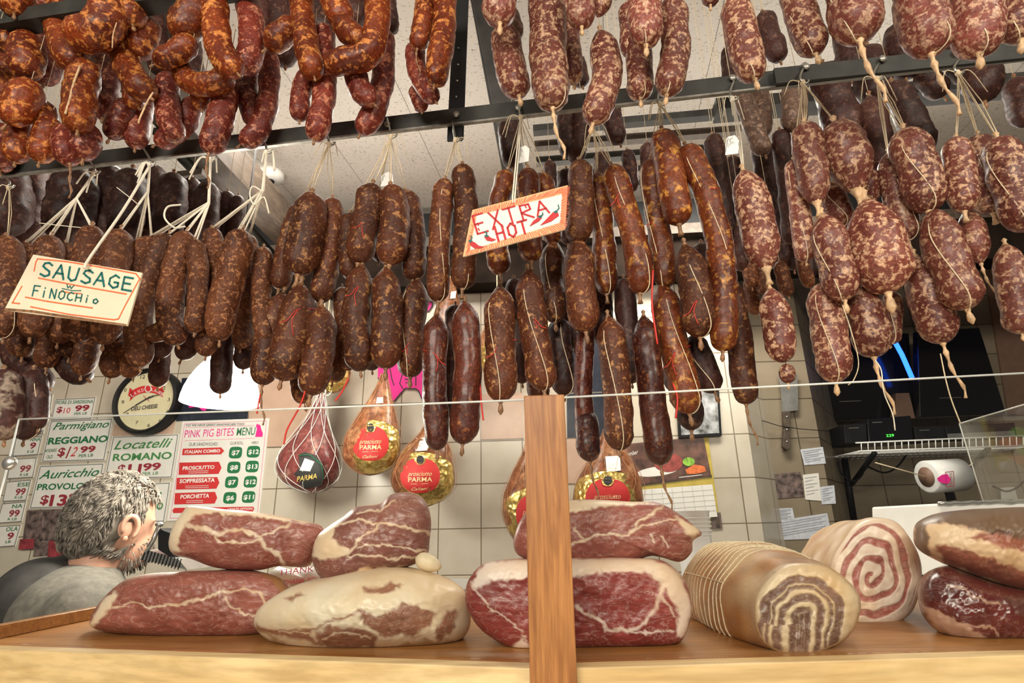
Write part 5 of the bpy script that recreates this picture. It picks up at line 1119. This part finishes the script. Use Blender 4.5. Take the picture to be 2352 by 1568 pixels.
h3o, dC = ham('cured_ham', [(583,1432),(596,1396),(650,1358),(720,1335),(800,1315),(880,1303),(950,1306),(1012,1323),(1062,1350),(1079,1392),(1078,1442),(1050,1476),(1000,1491),(900,1502),(800,1507),(700,1500),(640,1482),(600,1458)], 'hamfat',
  'big ham covered in white fat with brown lean patches, middle of the board', base='fat', leans=([(648,1376),(690,1357),(702,1362),(668,1382)],[(828,1350),(898,1338),(925,1345),(890,1364),(845,1364)],[(812,1405),(830,1400),(868,1414),(898,1398),(925,1380),(962,1390),(1000,1412),(990,1440),(940,1462),(880,1462),(850,1440)],[(1022,1408),(1052,1398),(1046,1440),(1012,1474),(1002,1450)],[(728,1448),(760,1435),(825,1440),(872,1460),(858,1488),(780,1498),(722,1480)],[(586,1430),(640,1448),(720,1440),(810,1405),(825,1412),(760,1432),(715,1452),(730,1482),(690,1470),(640,1466),(590,1450)]),
  rinds=([(583,1440),(640,1470),(720,1490),(860,1492),(960,1470),(1050,1470),(1000,1500),(800,1512),(640,1490)],), seams=(([(740,1465),(790,1450),(850,1470)],5),([(640,1455),(700,1452),(730,1470)],5)), T=.2, pw=2.4, rnd=.055, bulge=.02, wx=9, yaw=2)
h4o, _ = ham('cured_ham', [(716,1272),(728,1232),(758,1206),(790,1185),(820,1164),(870,1158),(900,1135),(940,1131),(976,1150),(990,1192),(987,1240),(980,1276),(940,1300),(860,1315),(760,1337),(733,1322),(720,1298)], 'hambrown',
  'brownish ham with a pointed top stacked on the middle ham', D=dC+.045, fats=([(712,1275),(728,1225),(800,1180),(770,1212),(762,1238),(800,1262),(798,1272),(770,1286),(722,1282)],[(760,1335),(820,1310),(860,1305),(935,1300),(900,1320),(780,1345)]),
  seams=(([(770,1208),(830,1196),(880,1203),(940,1210),(990,1228)],6),([(868,1208),(822,1240),(798,1270)],6),([(822,1256),(880,1248),(930,1260),(978,1264)],5),([(798,1278),(850,1272),(900,1286),(960,1276)],6),([(820,1178),(870,1170),(905,1150)],5)), T=.13, pw=5, rnd=.03)
h5o, dE = ham('cured_ham', [(1068,1372),(1080,1325),(1125,1291),(1250,1284),(1400,1282),(1500,1284),(1540,1300),(1576,1345),(1589,1400),(1572,1462),(1540,1482),(1450,1488),(1350,1491),(1215,1497),(1170,1487),(1112,1452),(1080,1412)], 'hamred',
  'bright red cut ham with thick white fat cap behind the post', fats=([(1078,1345),(1095,1310),(1130,1286),(1400,1278),(1500,1280),(1560,1310),(1592,1400),(1572,1466),(1550,1460),(1562,1415),(1530,1355),(1515,1375),(1515,1335),(1480,1318),(1400,1312),(1320,1326),(1210,1328),(1130,1336),(1090,1356)],[(1165,1490),(1200,1462),(1225,1495)]),
  seams=(([(1325,1393),(1372,1420),(1395,1445),(1440,1450),(1480,1428),(1508,1395),(1515,1370)],10),([(1515,1365),(1545,1400),(1560,1440)],5),([(1440,1450),(1490,1452),(1545,1450)],5),([(1085,1352),(1130,1400),(1190,1440),(1210,1470)],4)), T=.18, pw=8, rnd=.02)
h6o, _ = ham('cured_ham', [(1186,1270),(1184,1220),(1220,1170),(1320,1149),(1440,1152),(1510,1154),(1560,1180),(1598,1210),(1612,1226),(1592,1242),(1588,1268),(1560,1290),(1500,1276),(1440,1292),(1320,1297),(1240,1292)], 'ham',
  'pink ham with ragged yellowish end stacked on the red ham behind the post', D=dE+.03, fats=([(1210,1180),(1320,1144),(1500,1150),(1490,1158),(1400,1163),(1320,1174),(1230,1188)],[(1548,1180),(1612,1218),(1592,1245),(1575,1225)]),
  seams=(([(1315,1248),(1370,1231),(1440,1228),(1460,1215),(1468,1196),(1495,1180),(1520,1164)],6),([(1445,1226),(1480,1208),(1560,1190)],5),([(1320,1210),(1345,1240)],5),([(1495,1225),(1505,1245)],4),([(1520,1228),(1535,1255)],4)), T=.14, pw=7, rnd=.02)
h7o, dG = ham('wrapped_ham', [(2112,1345),(2138,1310),(2175,1302),(2240,1326),(2340,1354),(2430,1360),(2475,1385),(2482,1440),(2420,1502),(2330,1503),(2230,1488),(2160,1455),(2118,1405)], 'wrapped',
  'dark ham wrapped in shiny plastic at the right end of the board', D=.70, fats=([(2118,1385),(2160,1400),(2220,1430),(2290,1470),(2330,1490),(2260,1490),(2160,1458),(2125,1420)],), rinds=([(2300,1370),(2400,1370),(2450,1410),(2360,1430)],), seams=(([(2170,1335),(2230,1365),(2300,1390)],6),([(2190,1440),(2240,1430),(2300,1450)],5)), T=.16, pw=3, rnd=.04, wx=14)
h8o, _ = ham('smoked_ham', [(2098,1238),(2106,1200),(2160,1178),(2260,1168),(2360,1164),(2460,1170),(2520,1230),(2500,1330),(2430,1358),(2340,1352),(2240,1322),(2165,1292),(2115,1266)], 'hamdark',
  'ham with dark brown rind and pale cut side stacked at far right', D=.715, base='fat', rinds=([(2090,1260),(2100,1190),(2200,1160),(2460,1155),(2500,1250),(2352,1238),(2270,1225),(2190,1206),(2135,1208),(2130,1240),(2150,1280),(2115,1275)],),
  leans=([(2220,1236),(2290,1215),(2370,1240),(2450,1256),(2440,1285),(2330,1262)],[(2150,1250),(2230,1262),(2330,1300),(2440,1320),(2440,1350),(2330,1350),(2230,1318),(2165,1290)]), T=.16, pw=3, rnd=.045, wx=10)
# small pale fat trimming by the upper ham
pl = vplane(dC+.05, 2); mb = MB(); mb.tube(curve([pl(955,1280), pl(975,1288), pl(1000,1298), pl(1014,1302)], 10), [.002,.007,.009,.010,.010,.010,.009,.007,.006,.004,.001], 12)
tag(mb.build('fat_trimming', plain('fat', (.80,.66,.45), .5, noisy=.15)), 'small pale strip of fat lying on the middle ham', 'fat trimming')

# ---------------------------------------------------------------- rolls
def roll(name, fc, frx, fry, D0, bc, brx, bry, D1, mat, label, spiral, cat, hump=1.12):
    p0 = vplane(D0, 0); p1 = vplane(D1, 0); N, K, KB = 220, 80, 40; V = []; A = []; seed = random.uniform(0,50)
    def shp(a): return 1 + .045*math.sin(2*a + 1) + .03*math.sin(3*a + seed) + .012*math.sin(7*a)
    for j in range(K+1):
        t = j/K
        for i in range(N):
            a = 2*math.pi*i/N; f = shp(a); x = fc[0]+math.cos(a)*frx*t*f; y = fc[1]-math.sin(a)*fry*t*f
            fat, rind = spiral(math.cos(a)*t, math.sin(a)*t, t, a)
            off = -.012*(1-(1-t**9)**.5) + .003*(1-t*t) + (fat-.5)*.0018*(1-t**8) + .002*noise.noise(Vector((x/18, y/18, seed)))*(1-t**8)
            V.append(p0(x, y, off)); A.append((fat, rind, 0, 1))
    F = [(j*N+i, j*N+(i+1)%N, (j+1)*N+(i+1)%N, (j+1)*N+i) for j in range(K) for i in range(N)]
    b0 = K*N; back = []; c1 = p1(*bc); c0 = p0(*fc)
    s1 = depth(c1)/FPX
    for i in range(N):
        a = 2*math.pi*i/N; f = shp(a); back.append(p1(bc[0]+math.cos(a)*brx*f, bc[1]-math.sin(a)*bry*f))
    for j in range(1, KB+1):
        t = j/KB; h = 1 + (hump-1)*math.sin(math.pi*min(1, t*1.15)) 
        if t > .86: h *= math.sqrt(max(0, 1-((t-.86)/.14)**2)) + (.0 if t < 1 else 0)
        for i in range(N):
            q = V[b0+i].lerp(back[i], t); c = c0.lerp(c1, t); q = c + (q-c)*h
            nn = noise.noise(q*30 + Vector((seed,0,0))); q += (q-c).normalized()*nn*.003 if (q-c).length > 1e-6 else Vector((0,0,0))
            q.z = max(q.z, LZ + .0005)
            V.append(q); fb = noise.noise(q*25); A.append((max(0, min(1, .10 + fb*1.2)), max(0, min(1, .75 + noise.noise(q*60)*.5)), 0, 1))
    for j in range(KB):
        for i in range(N): a = b0+j*N; F.append((a+i, a+(i+1)%N, a+N+(i+1)%N, a+N+i))
    mb = MB(); mb.v = V; mb.f = F + [tuple(range((K+KB)*N,(K+KB+1)*N))]; mb.mi = [0]*len(mb.f); mb.attr = np.array(A)
    o = tag(mb.build(name, M[mat]), label, cat)
    return o, (V, b0, N, KB, c0, c1)
PB = [(0,.06,'d'),(.06,.19,'m'),(.19,.33,'f'),(.33,.47,'m'),(.47,.57,'f'),(.57,.63,'m'),(.63,.68,'f'),(.68,.86,'m'),(.86,1.6,'f')]
def sp_porch(u, v, t, a):
    x = u + .06*noise.noise(Vector((u*3, v*3, 1))) + .02*noise.noise(Vector((u*11, v*11, 1))); y = v + .06*noise.noise(Vector((u*3, v*3, 7))) + .02*noise.noise(Vector((u*11, v*11, 3)))
    x += .06*(1-y); yy = y - max(-.85, min(-.12, y)); d = math.hypot(x*(1.02 if x < 0 else 1.12), yy*1.02) + .035*math.atan2(y+.3, x)/math.pi
    fat = 0.
    for a0, a1, c_ in PB:
        if a0 <= d < a1: e = min(d-a0, a1-d); fat = (min(1, .35+e*22) if c_ == 'f' else max(0, .30-e*12)) ; break
    if t > .95: fat = .7
    fat = max(0, min(1, fat + noise.noise(Vector((u*14, v*14, 5)))*.18))
    return fat, (0 if t < .96 else .6)
def sp_panc(u, v, t, a):
    x = u + .07*noise.noise(Vector((u*3, v*3, 2))); y = v + .07*noise.noise(Vector((u*3, v*3, 9)))
    x += .08; d = math.hypot(x, y*.95); an = math.atan2(y, x); ph = d*3.6 - an/(2*math.pi); f = ph - math.floor(ph)
    w_ = .58 + .10*math.sin(an*3+d*5)
    fat = 1 if f < w_ else 0; e = min(f, abs(f-w_), 1-f); fat = fat*min(1, e*14+.4) + (1-fat)*max(0, .4-e*6)
    n_ = noise.noise(Vector((u*9, v*9, 4))); fat = max(0, min(1, fat + n_*.25))
    if t > .9: fat = .9
    return fat, (0 if t < .97 else .5)
pr, (V_, b0_, N_, KB_, c0_, c1_) = roll('pork_roll', (1850,1399), 119, 112, .632, (1650,1345), 100, 108, .93, 'porchetta', 'golden netted pork roll showing its spiral cut end', sp_porch, 'meat roll', 1.14)
mb = MB()
for j in range(10, KB_-3, 2):
    ring = [V_[b0_ + j*N_ + i] for i in range(0, N_, 4)]; c = c0_.lerp(c1_, j/KB_)
    mb.tube([c + (p-c)*1.008 for p in ring] + [c + (ring[0]-c)*1.008], .0009, 5, cap=False)
for i in range(10, N_, 44):
    mb.tube([c0_.lerp(c1_, j/KB_) + (V_[b0_+j*N_+i]-c0_.lerp(c1_, j/KB_))*1.01 for j in range(10, KB_-4)], .0007, 5)
mb.build('netting', M['twine'], pr)
roll('pancetta_roll', (2012,1320), 102, 133, .80, (1905,1300), 78, 95, 1.06, 'pancetta', 'pink and white rolled pork belly standing behind the netted roll', sp_panc, 'meat roll', 1.03)

# ---------------------------------------------------------------- prosciutto legs on the wall
def leg(prof, D, label, style, k=.72, yaw=4):
    """prof: [(x, y, halfwidth)] from the shank down"""
    pl = vplane(D, yaw); C = curve([(x, y, w_) for x, y, w_ in prof], 40); u = Vector((pl.n.y, -pl.n.x, 0)); tw = -pl.n
    cs = [pl(c.x, c.y) for c in C]; rs = [max(c.z, .5)*depth(cs[i])/FPX for i, c in enumerate(C)]
    mb = MB(); N = 40; vs = []
    for c, r_ in zip(cs, rs):
        for i in range(N):
            a = 2*math.pi*i/N; q = u*math.cos(a)*r_ + tw*math.sin(a)*r_*k; n_ = noise.noise((c+q)*16)*.05; vs.append(c + q*(1+n_))
    F = [(j*N+i, j*N+(i+1)%N, (j+1)*N+(i+1)%N, (j+1)*N+i) for j in range(40) for i in range(N)] + [tuple(range(N))[::-1], tuple(range(40*N, 41*N))]
    mb.add(vs, F); o = tag(mb.build('prosciutto_leg', M['leg_red' if style == 'net' else 'leg']), label, 'cured ham leg')
    mb = MB(); t_ = cs[0]; mb.tube([t_ - Vector((0,0,.01)), Vector((t_.x, t_.y, CAMZ + .905))], .0022, 6); mb.build('hanging_cord', M['twine'], o)
    def front(x, y, off):
        # nearest station by y
        b = min(range(41), key=lambda i: abs(C[i].y - y)); cx_, hw = C[b].x, max(C[b].z, 1); t = (x-cx_)/hw; t = max(-.97, min(.97, t))
        r_ = rs[b]; dd = r_*k*math.sqrt(1-t*t)*1.05; return vplane(D - dd - off, yaw)(x, y) if True else None
    def surf(a, j, off):
        c, r_ = cs[j], rs[j]; return c + u*math.cos(a)*(r_*1.05+off) + tw*math.sin(a)*(r_*k*1.05+off)
    def patch(poly, mat, nm, par, off, sub=10):
        cx_ = sum(p[0] for p in poly)/len(poly); cy_ = sum(p[1] for p in poly)/len(poly); mb = MB(); n_ = len(poly); vs = []
        for j in range(sub+1):
            for x, y in poly: t = max(j/sub, .001); vs.append(front(cx_+(x-cx_)*t, cy_+(y-cy_)*t, off))
        mb.add(vs, [(j*n_+i, j*n_+(i+1)%n_, (j+1)*n_+(i+1)%n_, (j+1)*n_+i) for j in range(sub) for i in range(n_)]); return mb.build(nm, mat, par)
    return o, C, front, surf, patch, rs
def circ(cx, cy, rx, ry, n=36, a0=0): return [(cx+rx*math.cos(a0+2*math.pi*i/n), cy+ry*math.sin(a0+2*math.pi*i/n)) for i in range(n)]
def net(surf, par, mat, rad, n=9, sw=2.2, j0=0, j1=40, off=.002):
    mb = MB()
    for s in (-1, 1):
        for i in range(n):
            mb.tube([surf(2*math.pi*i/n + s*sw*(j-j0)/(j1-j0), j, off) for j in range(j0, j1)], rad, 4)
    mb.build('netting', mat, par)
fm = MB
# netted leg with black label
o, C, front, surf, patch, rs = leg([(738,905,7),(735,930,14),(728,960,24),(718,1000,44),(710,1040,66),(708,1075,72),(712,1105,60),(716,1124,34),(718,1134,4)], 1.93, 'netted ham leg with black label hanging beside the menu', 'net')
patch([(680,1045),(700,1038),(725,1045),(742,1070),(744,1100),(738,1115),(700,1122),(668,1118),(662,1090)], M['ink'], 'label', o, .0025)
patch([(700,1052),(722,1060),(712,1082),(688,1080)], M['white'], 'white_stamp', o, .0045)
mb = MB(); txt(mb, 'PARMA', (682,1106), (728,1098), 12, lambda x, y, off: front(x, y, off), .005, bold=.01); mb.build('lettering', plain('gold_ink', (.75,.55,.15), .4, noisy=0), o)
mb = MB(); mb.tube([front(x, y, .005) for x, y in ((684,1046),(712,1044),(738,1066),(744,1100))], .0015, 5); mb.build('tricolour_band', M['green'], o)
net(surf, o, M['white'], .0011, 9, 2.0)
mb = MB()
for i in range(14): 
    a = i*.9; mb.tube(curve([Vector(surf(a, 1, .002)), surf(a, 2, .01) + Vector((.01*math.cos(a),0,.02)), surf(a, 0, .004) + Vector((.018*math.cos(a*2),0,.045+.01*math.sin(i)))], 6), .0022, 5)
mb.build('gathered_net', M['white'], o)
def parma(prof, disc, D, label, lab=True, top=None, gy=None):
    o, C, front, surf, patch, rs = leg(prof, D, label, 'foil')
    cx, cy, rx, ry = disc;     g = []
    for i in range(44):
        a = 2*math.pi*i/44; x = cx+rx*1.9*math.cos(a); y = cy+8+ry*1.55*math.sin(a)
        b = min(range(41), key=lambda q: abs(C[q].y-y)); hw = C[b].z*.96; x = max(C[b].x-hw, min(C[b].x+hw, x)); y = min(y, prof[-1][1]-3); g.append((x, y))
    patch(g, M['gold'], 'gold_foil', o, .0042, 14)
    lb = patch([(cx+rx*math.copysign(abs(math.cos(a))**.8, math.cos(a)), cy+ry*math.sin(a)) for a in [2*math.pi*i/36 for i in range(36)]], M['red'], 'red_label', o, .0060)
    cr = patch(circ(cx, cy-ry*.92, rx*.28, ry*.30, 20), M['gold'], 'crest', lb, .0072, 4); patch(circ(cx, cy-ry*.92, rx*.19, ry*.24, 20), M['ink'], 'crest_centre', lb, .0084, 4)
    mb = MB(); fr = lambda x, y, off: front(x, y, off)
    txt(mb, 'prosciutto', (cx-rx*.62, cy+ry*.02), (cx+rx*.58, cy-ry*.0), ry*.26, fr, .0078, ital=True, bold=0); txt(mb, 'PARMA', (cx-rx*.6, cy+ry*.36), (cx+rx*.6, cy+ry*.33), ry*.26, fr, .0078, bold=.01)
    stroke_pts = [(cx-rx*.45, cy+ry*.48), (cx+rx*.4, cy+ry*.46)]; mb.tube([fr(x, y, .0078) for x, y in stroke_pts], .0009, 4); txt(mb, 'Galloni', (cx-rx*.45, cy+ry*.86), (cx+rx*.4, cy+ry*.82), ry*.17, fr, .0078, ital=True); mb.build('lettering', plain('label_gold', (.85,.66,.34), .4, noisy=0), lb)
    net(surf, o, plain('film_net', (.55,.28,.14), .4, noisy=0), .0006, 8, 1.6)
    return o, front, patch
o, front, patch = parma([(882,858,6),(880,880,12),(874,915,26),(866,955,44),(857,1000,62),(853,1040,65),(852,1068,52),(850,1086,24),(849,1092,3)], (851,1018,42,40), 1.93, 'gold-foiled ham leg with red label, left of the glossy sausages')
patch([(866,912),(880,912),(880,925),(864,926)], M['white'], 'paper_stamp', o, .006)
o, front, patch = parma([(1000,930,8),(1000,960,16),(990,1000,32),(980,1040,58),(972,1085,72),(972,1120,70),(972,1146,48),(972,1160,18),(972,1165,3)], (965,1092,46,40), 1.90, 'gold-foiled ham leg with red label, lowest of the middle ones')
patch([(956,1006),(978,1004),(986,1022),(980,1034),(954,1036)], M['white'], 'paper_stamp', o, .006)
parma([(1220,980,8),(1222,1030,18),(1218,1080,40),(1216,1130,58),(1218,1180,62),(1222,1225,50),(1226,1260,26),(1228,1285,4)], (1225,1180,40,44), 1.90, 'gold-foiled ham leg mostly hidden behind the wooden post')
o, front, patch = parma([(1398,985,10),(1400,1010,22),(1400,1050,45),(1398,1090,68),(1396,1130,80),(1396,1170,76),(1396,1200,55),(1396,1225,10)], (1396,1145,52,46), 1.88, 'gold-foiled ham leg with red label, right of the wooden post')
patch([(1390,1048),(1424,1046),(1426,1080),(1394,1084)], M['white'], 'paper_stamp', o, .006)
parma([(742,740,8),(745,780,22),(748,820,42),(752,855,52),(756,880,44),(758,896,24),(758,903,3)], (745,850,30,30), 1.96, 'ham leg whose gold foil bottom shows under the brown sausages')
parma([(1142,700,10),(1146,740,28),(1150,780,50),(1152,815,56),(1154,845,48),(1154,872,30),(1154,882,4)], (1150,800,34,32), 1.96, 'gold-foiled ham leg hidden behind the large brown pair')
o, C, front, surf, patch, rs = leg([(1035,640,8),(1032,680,20),(1028,730,34),(1030,790,46),(1034,830,40),(1036,850,6)], 1.96, 'upper pink ham leg glimpsed left of the glossy sausage pair', 'foil')
patch([(1036,670),(1048,668),(1046,684),(1034,686)], M['white'], 'paper_stamp', o, .006)

# ---------------------------------------------------------------- man behind the counter
def person():
    D = 1.5; pl = vplane(D, 0); hc = pl(256, 1196); s = depth(hc)/FPX
    bm_ = MB(); F = Vector((.66, .75, 0)).normalized(); S = Vector((F.y, -F.x, 0)); U_ = Vector((0,0,1)); rot = Matrix((S, F, U_)).transposed()
    tilt = Matrix.Rotation(R(14), 3, S); rh = tilt.transposed() @ rot
    bm_.ell(hc, .074, .094, .112, rot=rh, nu=28, nv=20)
    jaw = hc + F*.045 - U_*.070; bm_.ell(jaw, .052, .058, .052, rot=rot)
    nose = hc + F*.098 - U_*.022; bm_.ell(nose, .012, .018, .020, rot=rot)
    for sg in (-1, 1): bm_.ell(hc + F*.082 + S*.030*sg - U_*.0, .016, .010, .010, rot=rot)
    bm_.ell(hc + F*.088 - U_*.06, .022, .010, .007, rot=rot)
    nb = hc - F*.03 - U_*.135; n_ = 12
    bm_.tube([hc - U_*.06 - F*.01, hc - U_*.12 - F*.02, nb], [.056,.056,.066], 18)
    sh = hc - F*.06 - U_*.205
    bm_.ell(sh, .20, .10, .09, rot=rot); bm_.ell(sh - U_*.12, .19, .115, .20, rot=rot); bm_.ell(sh - U_*.36, .17, .12, .22, rot=rot)
    arms = []; pw2 = vplane(1.55, 0)
    for sg in (1, -1):
        a = sh + S*.19*sg
        if sg == 1: b = a + S*.04 + F*.08 - U_*.27; c = b + F*.22 - S*.05 - U_*.10
        else: b = pw2(62, 1425); c = vplane(1.62, 0)(-110, 1470)
        arms.append((a, b, c)); bm_.tube(curve([a, b, c], 12), [.060,.058,.056,.054,.052,.050,.048,.044,.042,.038,.034,.030,.026], 16)
        bm_.ell(a, .060, .060, .060); fd = (c-b).normalized(); sd = fd.cross(U_).normalized(); dn = sd.cross(fd)
        if dn.z > 0: dn = -dn
        hr = Matrix((sd, fd, sd.cross(fd))).transposed(); palm = c + fd*.045; bm_.ell(palm, .040, .048, .017, rot=hr)
        for f_ in range(4):
            p0 = palm + fd*.036 + sd*(.028 - .0187*f_); l = (.034,.040,.037,.029)[f_]
            bm_.tube([p0, p0 + fd*l, p0 + fd*(l*1.6) + dn*.012, p0 + fd*(l*1.95) + dn*.028], [.0088,.0084,.0078,.006], 8)
        p0 = palm - sd*.036*sg; bm_.tube([p0, p0 + fd*.022 - sd*.018*sg, p0 + fd*.048 - sd*.022*sg], [.011,.010,.007], 8)
    # legs, out of view below the board
    for sg in (-1, 1): 
        h = sh - U_*.50 + S*.09*sg; zf = .08; bm_.tube([h, Vector((h.x, h.y, h.z*.55)), Vector((h.x, h.y, zf))], [.095,.07,.048], 16); bm_.ell(Vector((h.x, h.y, .045)) + F*.06, .045, .12, .04, rot=rot)
    o = bm_.build('person', M['skin']); md = o.modifiers.new('remesh', 'REMESH'); md.mode = 'VOXEL'; md.voxel_size = .0075; md.use_smooth_shade = True
    sm_ = o.modifiers.new('smooth', 'SMOOTH'); sm_.factor = .5; sm_.iterations = 3
    tag(o, 'person with curly grey hair seen from behind, in grey sweater and coat-shaped dark reflection', 'person')
    for sg in (-1, 1):   # ears
        e = MB(); c = hc + S*.078*sg + F*.012 - U_*.018; ring = []
        for i in range(13): a = math.pi*(-.35 + 1.5*i/12); ring.append(c + F*(-.008 - .017*math.cos(a))*-1 + U_*(.027*math.sin(a)) + S*.006*sg)
        e.tube(ring, [.004+.003*math.sin(math.pi*i/12) for i in range(13)], 8); e.ell(c, .006, .016, .024, rot=rot); e.ell(c - U_*.024 + F*.003, .005, .006, .008, rot=rot); e.build('ear', M['skin'], o)
    # hair: cap plus curls
    hb = MB(); rr = random.Random(5)
    cap = MB()
    for j in range(5200):
        z = rr.uniform(-.62, 1); th = rr.uniform(0, 2*math.pi); q = math.sqrt(1-z*z); d = Vector((q*math.cos(th), q*math.sin(th), z))
        if d.y > .45 and z < .55 + (d.y-.45)*.3: continue
        if abs(d.x) > .8 and -.5 < z < .12 and d.y > -.12: continue
        E = lambda d, k: hc + rh @ Vector((d.x*.079*k, d.y*.101*k, d.z*.120*k))
        fl = Vector((0,-.5,-1)) + noise.noise_vector(d*2.2)*1.6 + noise.noise_vector(d*7)*.7; fl = (fl - d*fl.dot(d)).normalized(); l = rr.uniform(.10,.22); lift = rr.uniform(1.01,1.07)
        pts = [E(d, .98), E((d + fl*l*.4).normalized(), lift), E((d + fl*l*.8 + noise.noise_vector(d*5)*.05).normalized(), lift + .01), E((d + fl*l*1.1 + noise.noise_vector(d*9)*.1).normalized(), lift - .015)]
        hb.tube(pts, [.0016,.0018,.0014,.0006], 4)
    hb.ell(hc + rh @ Vector((0,-.012,.004)), .0775, .092, .1165, rot=rh, nu=28, nv=18)
    hb.build('hair', M['hair'], o)
    sb = MB()   # short beard on the cheek
    for j in range(260):
        a = rr.uniform(-1,1); p = jaw + F*rr.uniform(-.03,.05) + S*(.050*a) - U_*rr.uniform(-.02,.04); d = (p - (jaw - F*.01)).normalized(); p = jaw + Vector((d.x*.054, d.y*.056, d.z*.05)); sb.tube([p, p + d*.008 - U_*.006], [.002,.0008], 4)
    sb.build('beard', M['hair'], o)
    cb_ = MB()  # sweater
    cb_.ell(sh, .222, .125, .108, rot=rot, nu=32, nv=20); cb_.ell(sh - U_*.12, .208, .134, .22, rot=rot); cb_.ell(sh - U_*.36, .19, .14, .22, rot=rot)
    cb_.tube([nb + U_*.03, nb - U_*.01, nb - U_*.06], [.066,.085,.13], 22)
    a, b, c = arms[0]; cb_.ell(a, .088, .084, .086); cb_.tube(curve([a, b, b.lerp(c,.97)], 12), [.082,.082,.078,.074,.072,.070,.066,.062,.058,.054,.050,.047,.044], 18)
    sw = cb_.build('sweater', M['sweater'], o); md = sw.modifiers.new('remesh', 'REMESH'); md.mode = 'VOXEL'; md.voxel_size = .010; md.use_smooth_shade = True
    sm_ = sw.modifiers.new('smooth', 'SMOOTH'); sm_.factor = .5; sm_.iterations = 4
    jb = MB(); a, b, c = arms[1]; bk = sh - F*.03  # dark reflection in the glass, modelled as a coat over his left side
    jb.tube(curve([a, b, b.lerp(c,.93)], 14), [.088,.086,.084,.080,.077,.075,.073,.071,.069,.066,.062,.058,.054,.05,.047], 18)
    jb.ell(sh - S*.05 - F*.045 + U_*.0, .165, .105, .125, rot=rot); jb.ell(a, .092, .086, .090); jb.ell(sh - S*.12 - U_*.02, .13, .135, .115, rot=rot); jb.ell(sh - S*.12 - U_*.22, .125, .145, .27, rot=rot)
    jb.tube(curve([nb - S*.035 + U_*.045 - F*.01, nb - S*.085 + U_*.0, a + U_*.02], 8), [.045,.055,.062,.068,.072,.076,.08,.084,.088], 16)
    jk = jb.build('reflection_jacket', M['reflection_jacket'], o); md = jk.modifiers.new('remesh', 'REMESH'); md.mode = 'VOXEL'; md.voxel_size = .010; md.use_smooth_shade = True
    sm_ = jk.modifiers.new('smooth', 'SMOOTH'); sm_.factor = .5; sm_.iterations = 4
person()
# register / scale behind the hams
sp2 = vplane(1.35, 2)
def slab(q, pl, th): 
    fr = [pl(x, y) for x, y in q]; mb = MB(); mb.hexa([p + pl.n*th for p in fr], fr); return mb
o = tag(slab([(362,1212),(400,1226),(396,1282),(362,1262)], sp2, .05).build('scale_head', M['black'], smooth=False, bevel=.002), 'black display head of a scale standing left of the stacked ham', 'scale')
mb = MB(); mb.tube([sp2(366,1205), sp2(352,1240), sp2(336,1268)], .005, 10); mb.ell(sp2(366,1204), .010, .008, .006); mb.build('bracket', M['tin'], o)
mb = slab([(335,1262),(410,1284),(430,1308),(322,1284)], sp2, .12); pt = mb.build('ribbed_plate', M['tin'], o, smooth=False)
mb = MB()
for k_ in range(12): x = 334+k_*7.5; mb.tube([sp2(x, 1262+k_*1.9, .002), sp2(x-8, 1286+k_*2.0, .002)], .0012, 5)
mb.build('ribs', M['black'], pt)
# thank-you bag
bp2 = vplane(dC + .30, 2); mb = MB(); poly = [(620,1312),(640,1300),(665,1306),(690,1296),(720,1300),(745,1292),(760,1330),(735,1352),(700,1345),(670,1358),(640,1350),(622,1335)]
n_ = len(poly); vs = []
for j in range(7):
    t = j/6
    for i, (x, y) in enumerate(poly): xx = 690+(x-690)*t; yy = 1325+(y-1325)*t; vs.append(bp2(xx, yy, .05*(1-t*t) + .012*noise.noise(Vector((xx/14, yy/14, 2)))))
bv = [bp2(x, y, -.06) for x, y in poly]; mb.add(vs, [(j*n_+i, j*n_+(i+1)%n_, (j+1)*n_+(i+1)%n_, (j+1)*n_+i) for j in range(6) for i in range(n_)])
b_ = len(mb.v); mb.add(bv, [tuple(range(n_))]); mb.f += [(6*n_+i, 6*n_+(i+1)%n_, b_+(i+1)%n_, b_+i) for i in range(n_)]; mb.mi += [0]*n_
o = tag(mb.build('plastic_bag', M['plastic']), 'crumpled white plastic bag printed THANK YOU between the ham stacks', 'bag')
mb = MB(); txt(mb, 'THANK', (640,1322), (720,1312), 14, bp2, .062, bold=-.005); txt(mb, 'THANK YOU', (650,1344), (735,1334), 12, bp2, .062, bold=-.005); mb.build('lettering', M['mag'], o)
# clear container stack
cp_ = vplane(1.35, 0); c = cp_(1592, 1222); s = depth(c)/FPX
o = root('cup_stack', c, 'stack of clear plastic containers between calendar and netted roll', 'container')
mb = MB(); lathe(mb, c - Vector((0,0,.10)), [(34,0),(38,60),(40,140),(42,146)], s, 28); mb.build('cup', M['plastic'], o)
mb = MB()
for k_ in range(5): lathe(mb, c - Vector((0,0,.10)) + Vector((0,0,(95+k_*9)*s)), [(41,0),(43,2),(41,4)], s, 28)
mb.build('rims', M['white'], o)

mb = MB(); mb.box((-.66, 1.22, 0), (1.75, 1.46, CAMZ - .118)); tag(mb.build('back_counter', plain('brushed_counter', (.32,.31,.29), .4, noisy=.15), smooth=False, bevel=.003), 'low steel work counter standing behind the hams', 'counter')
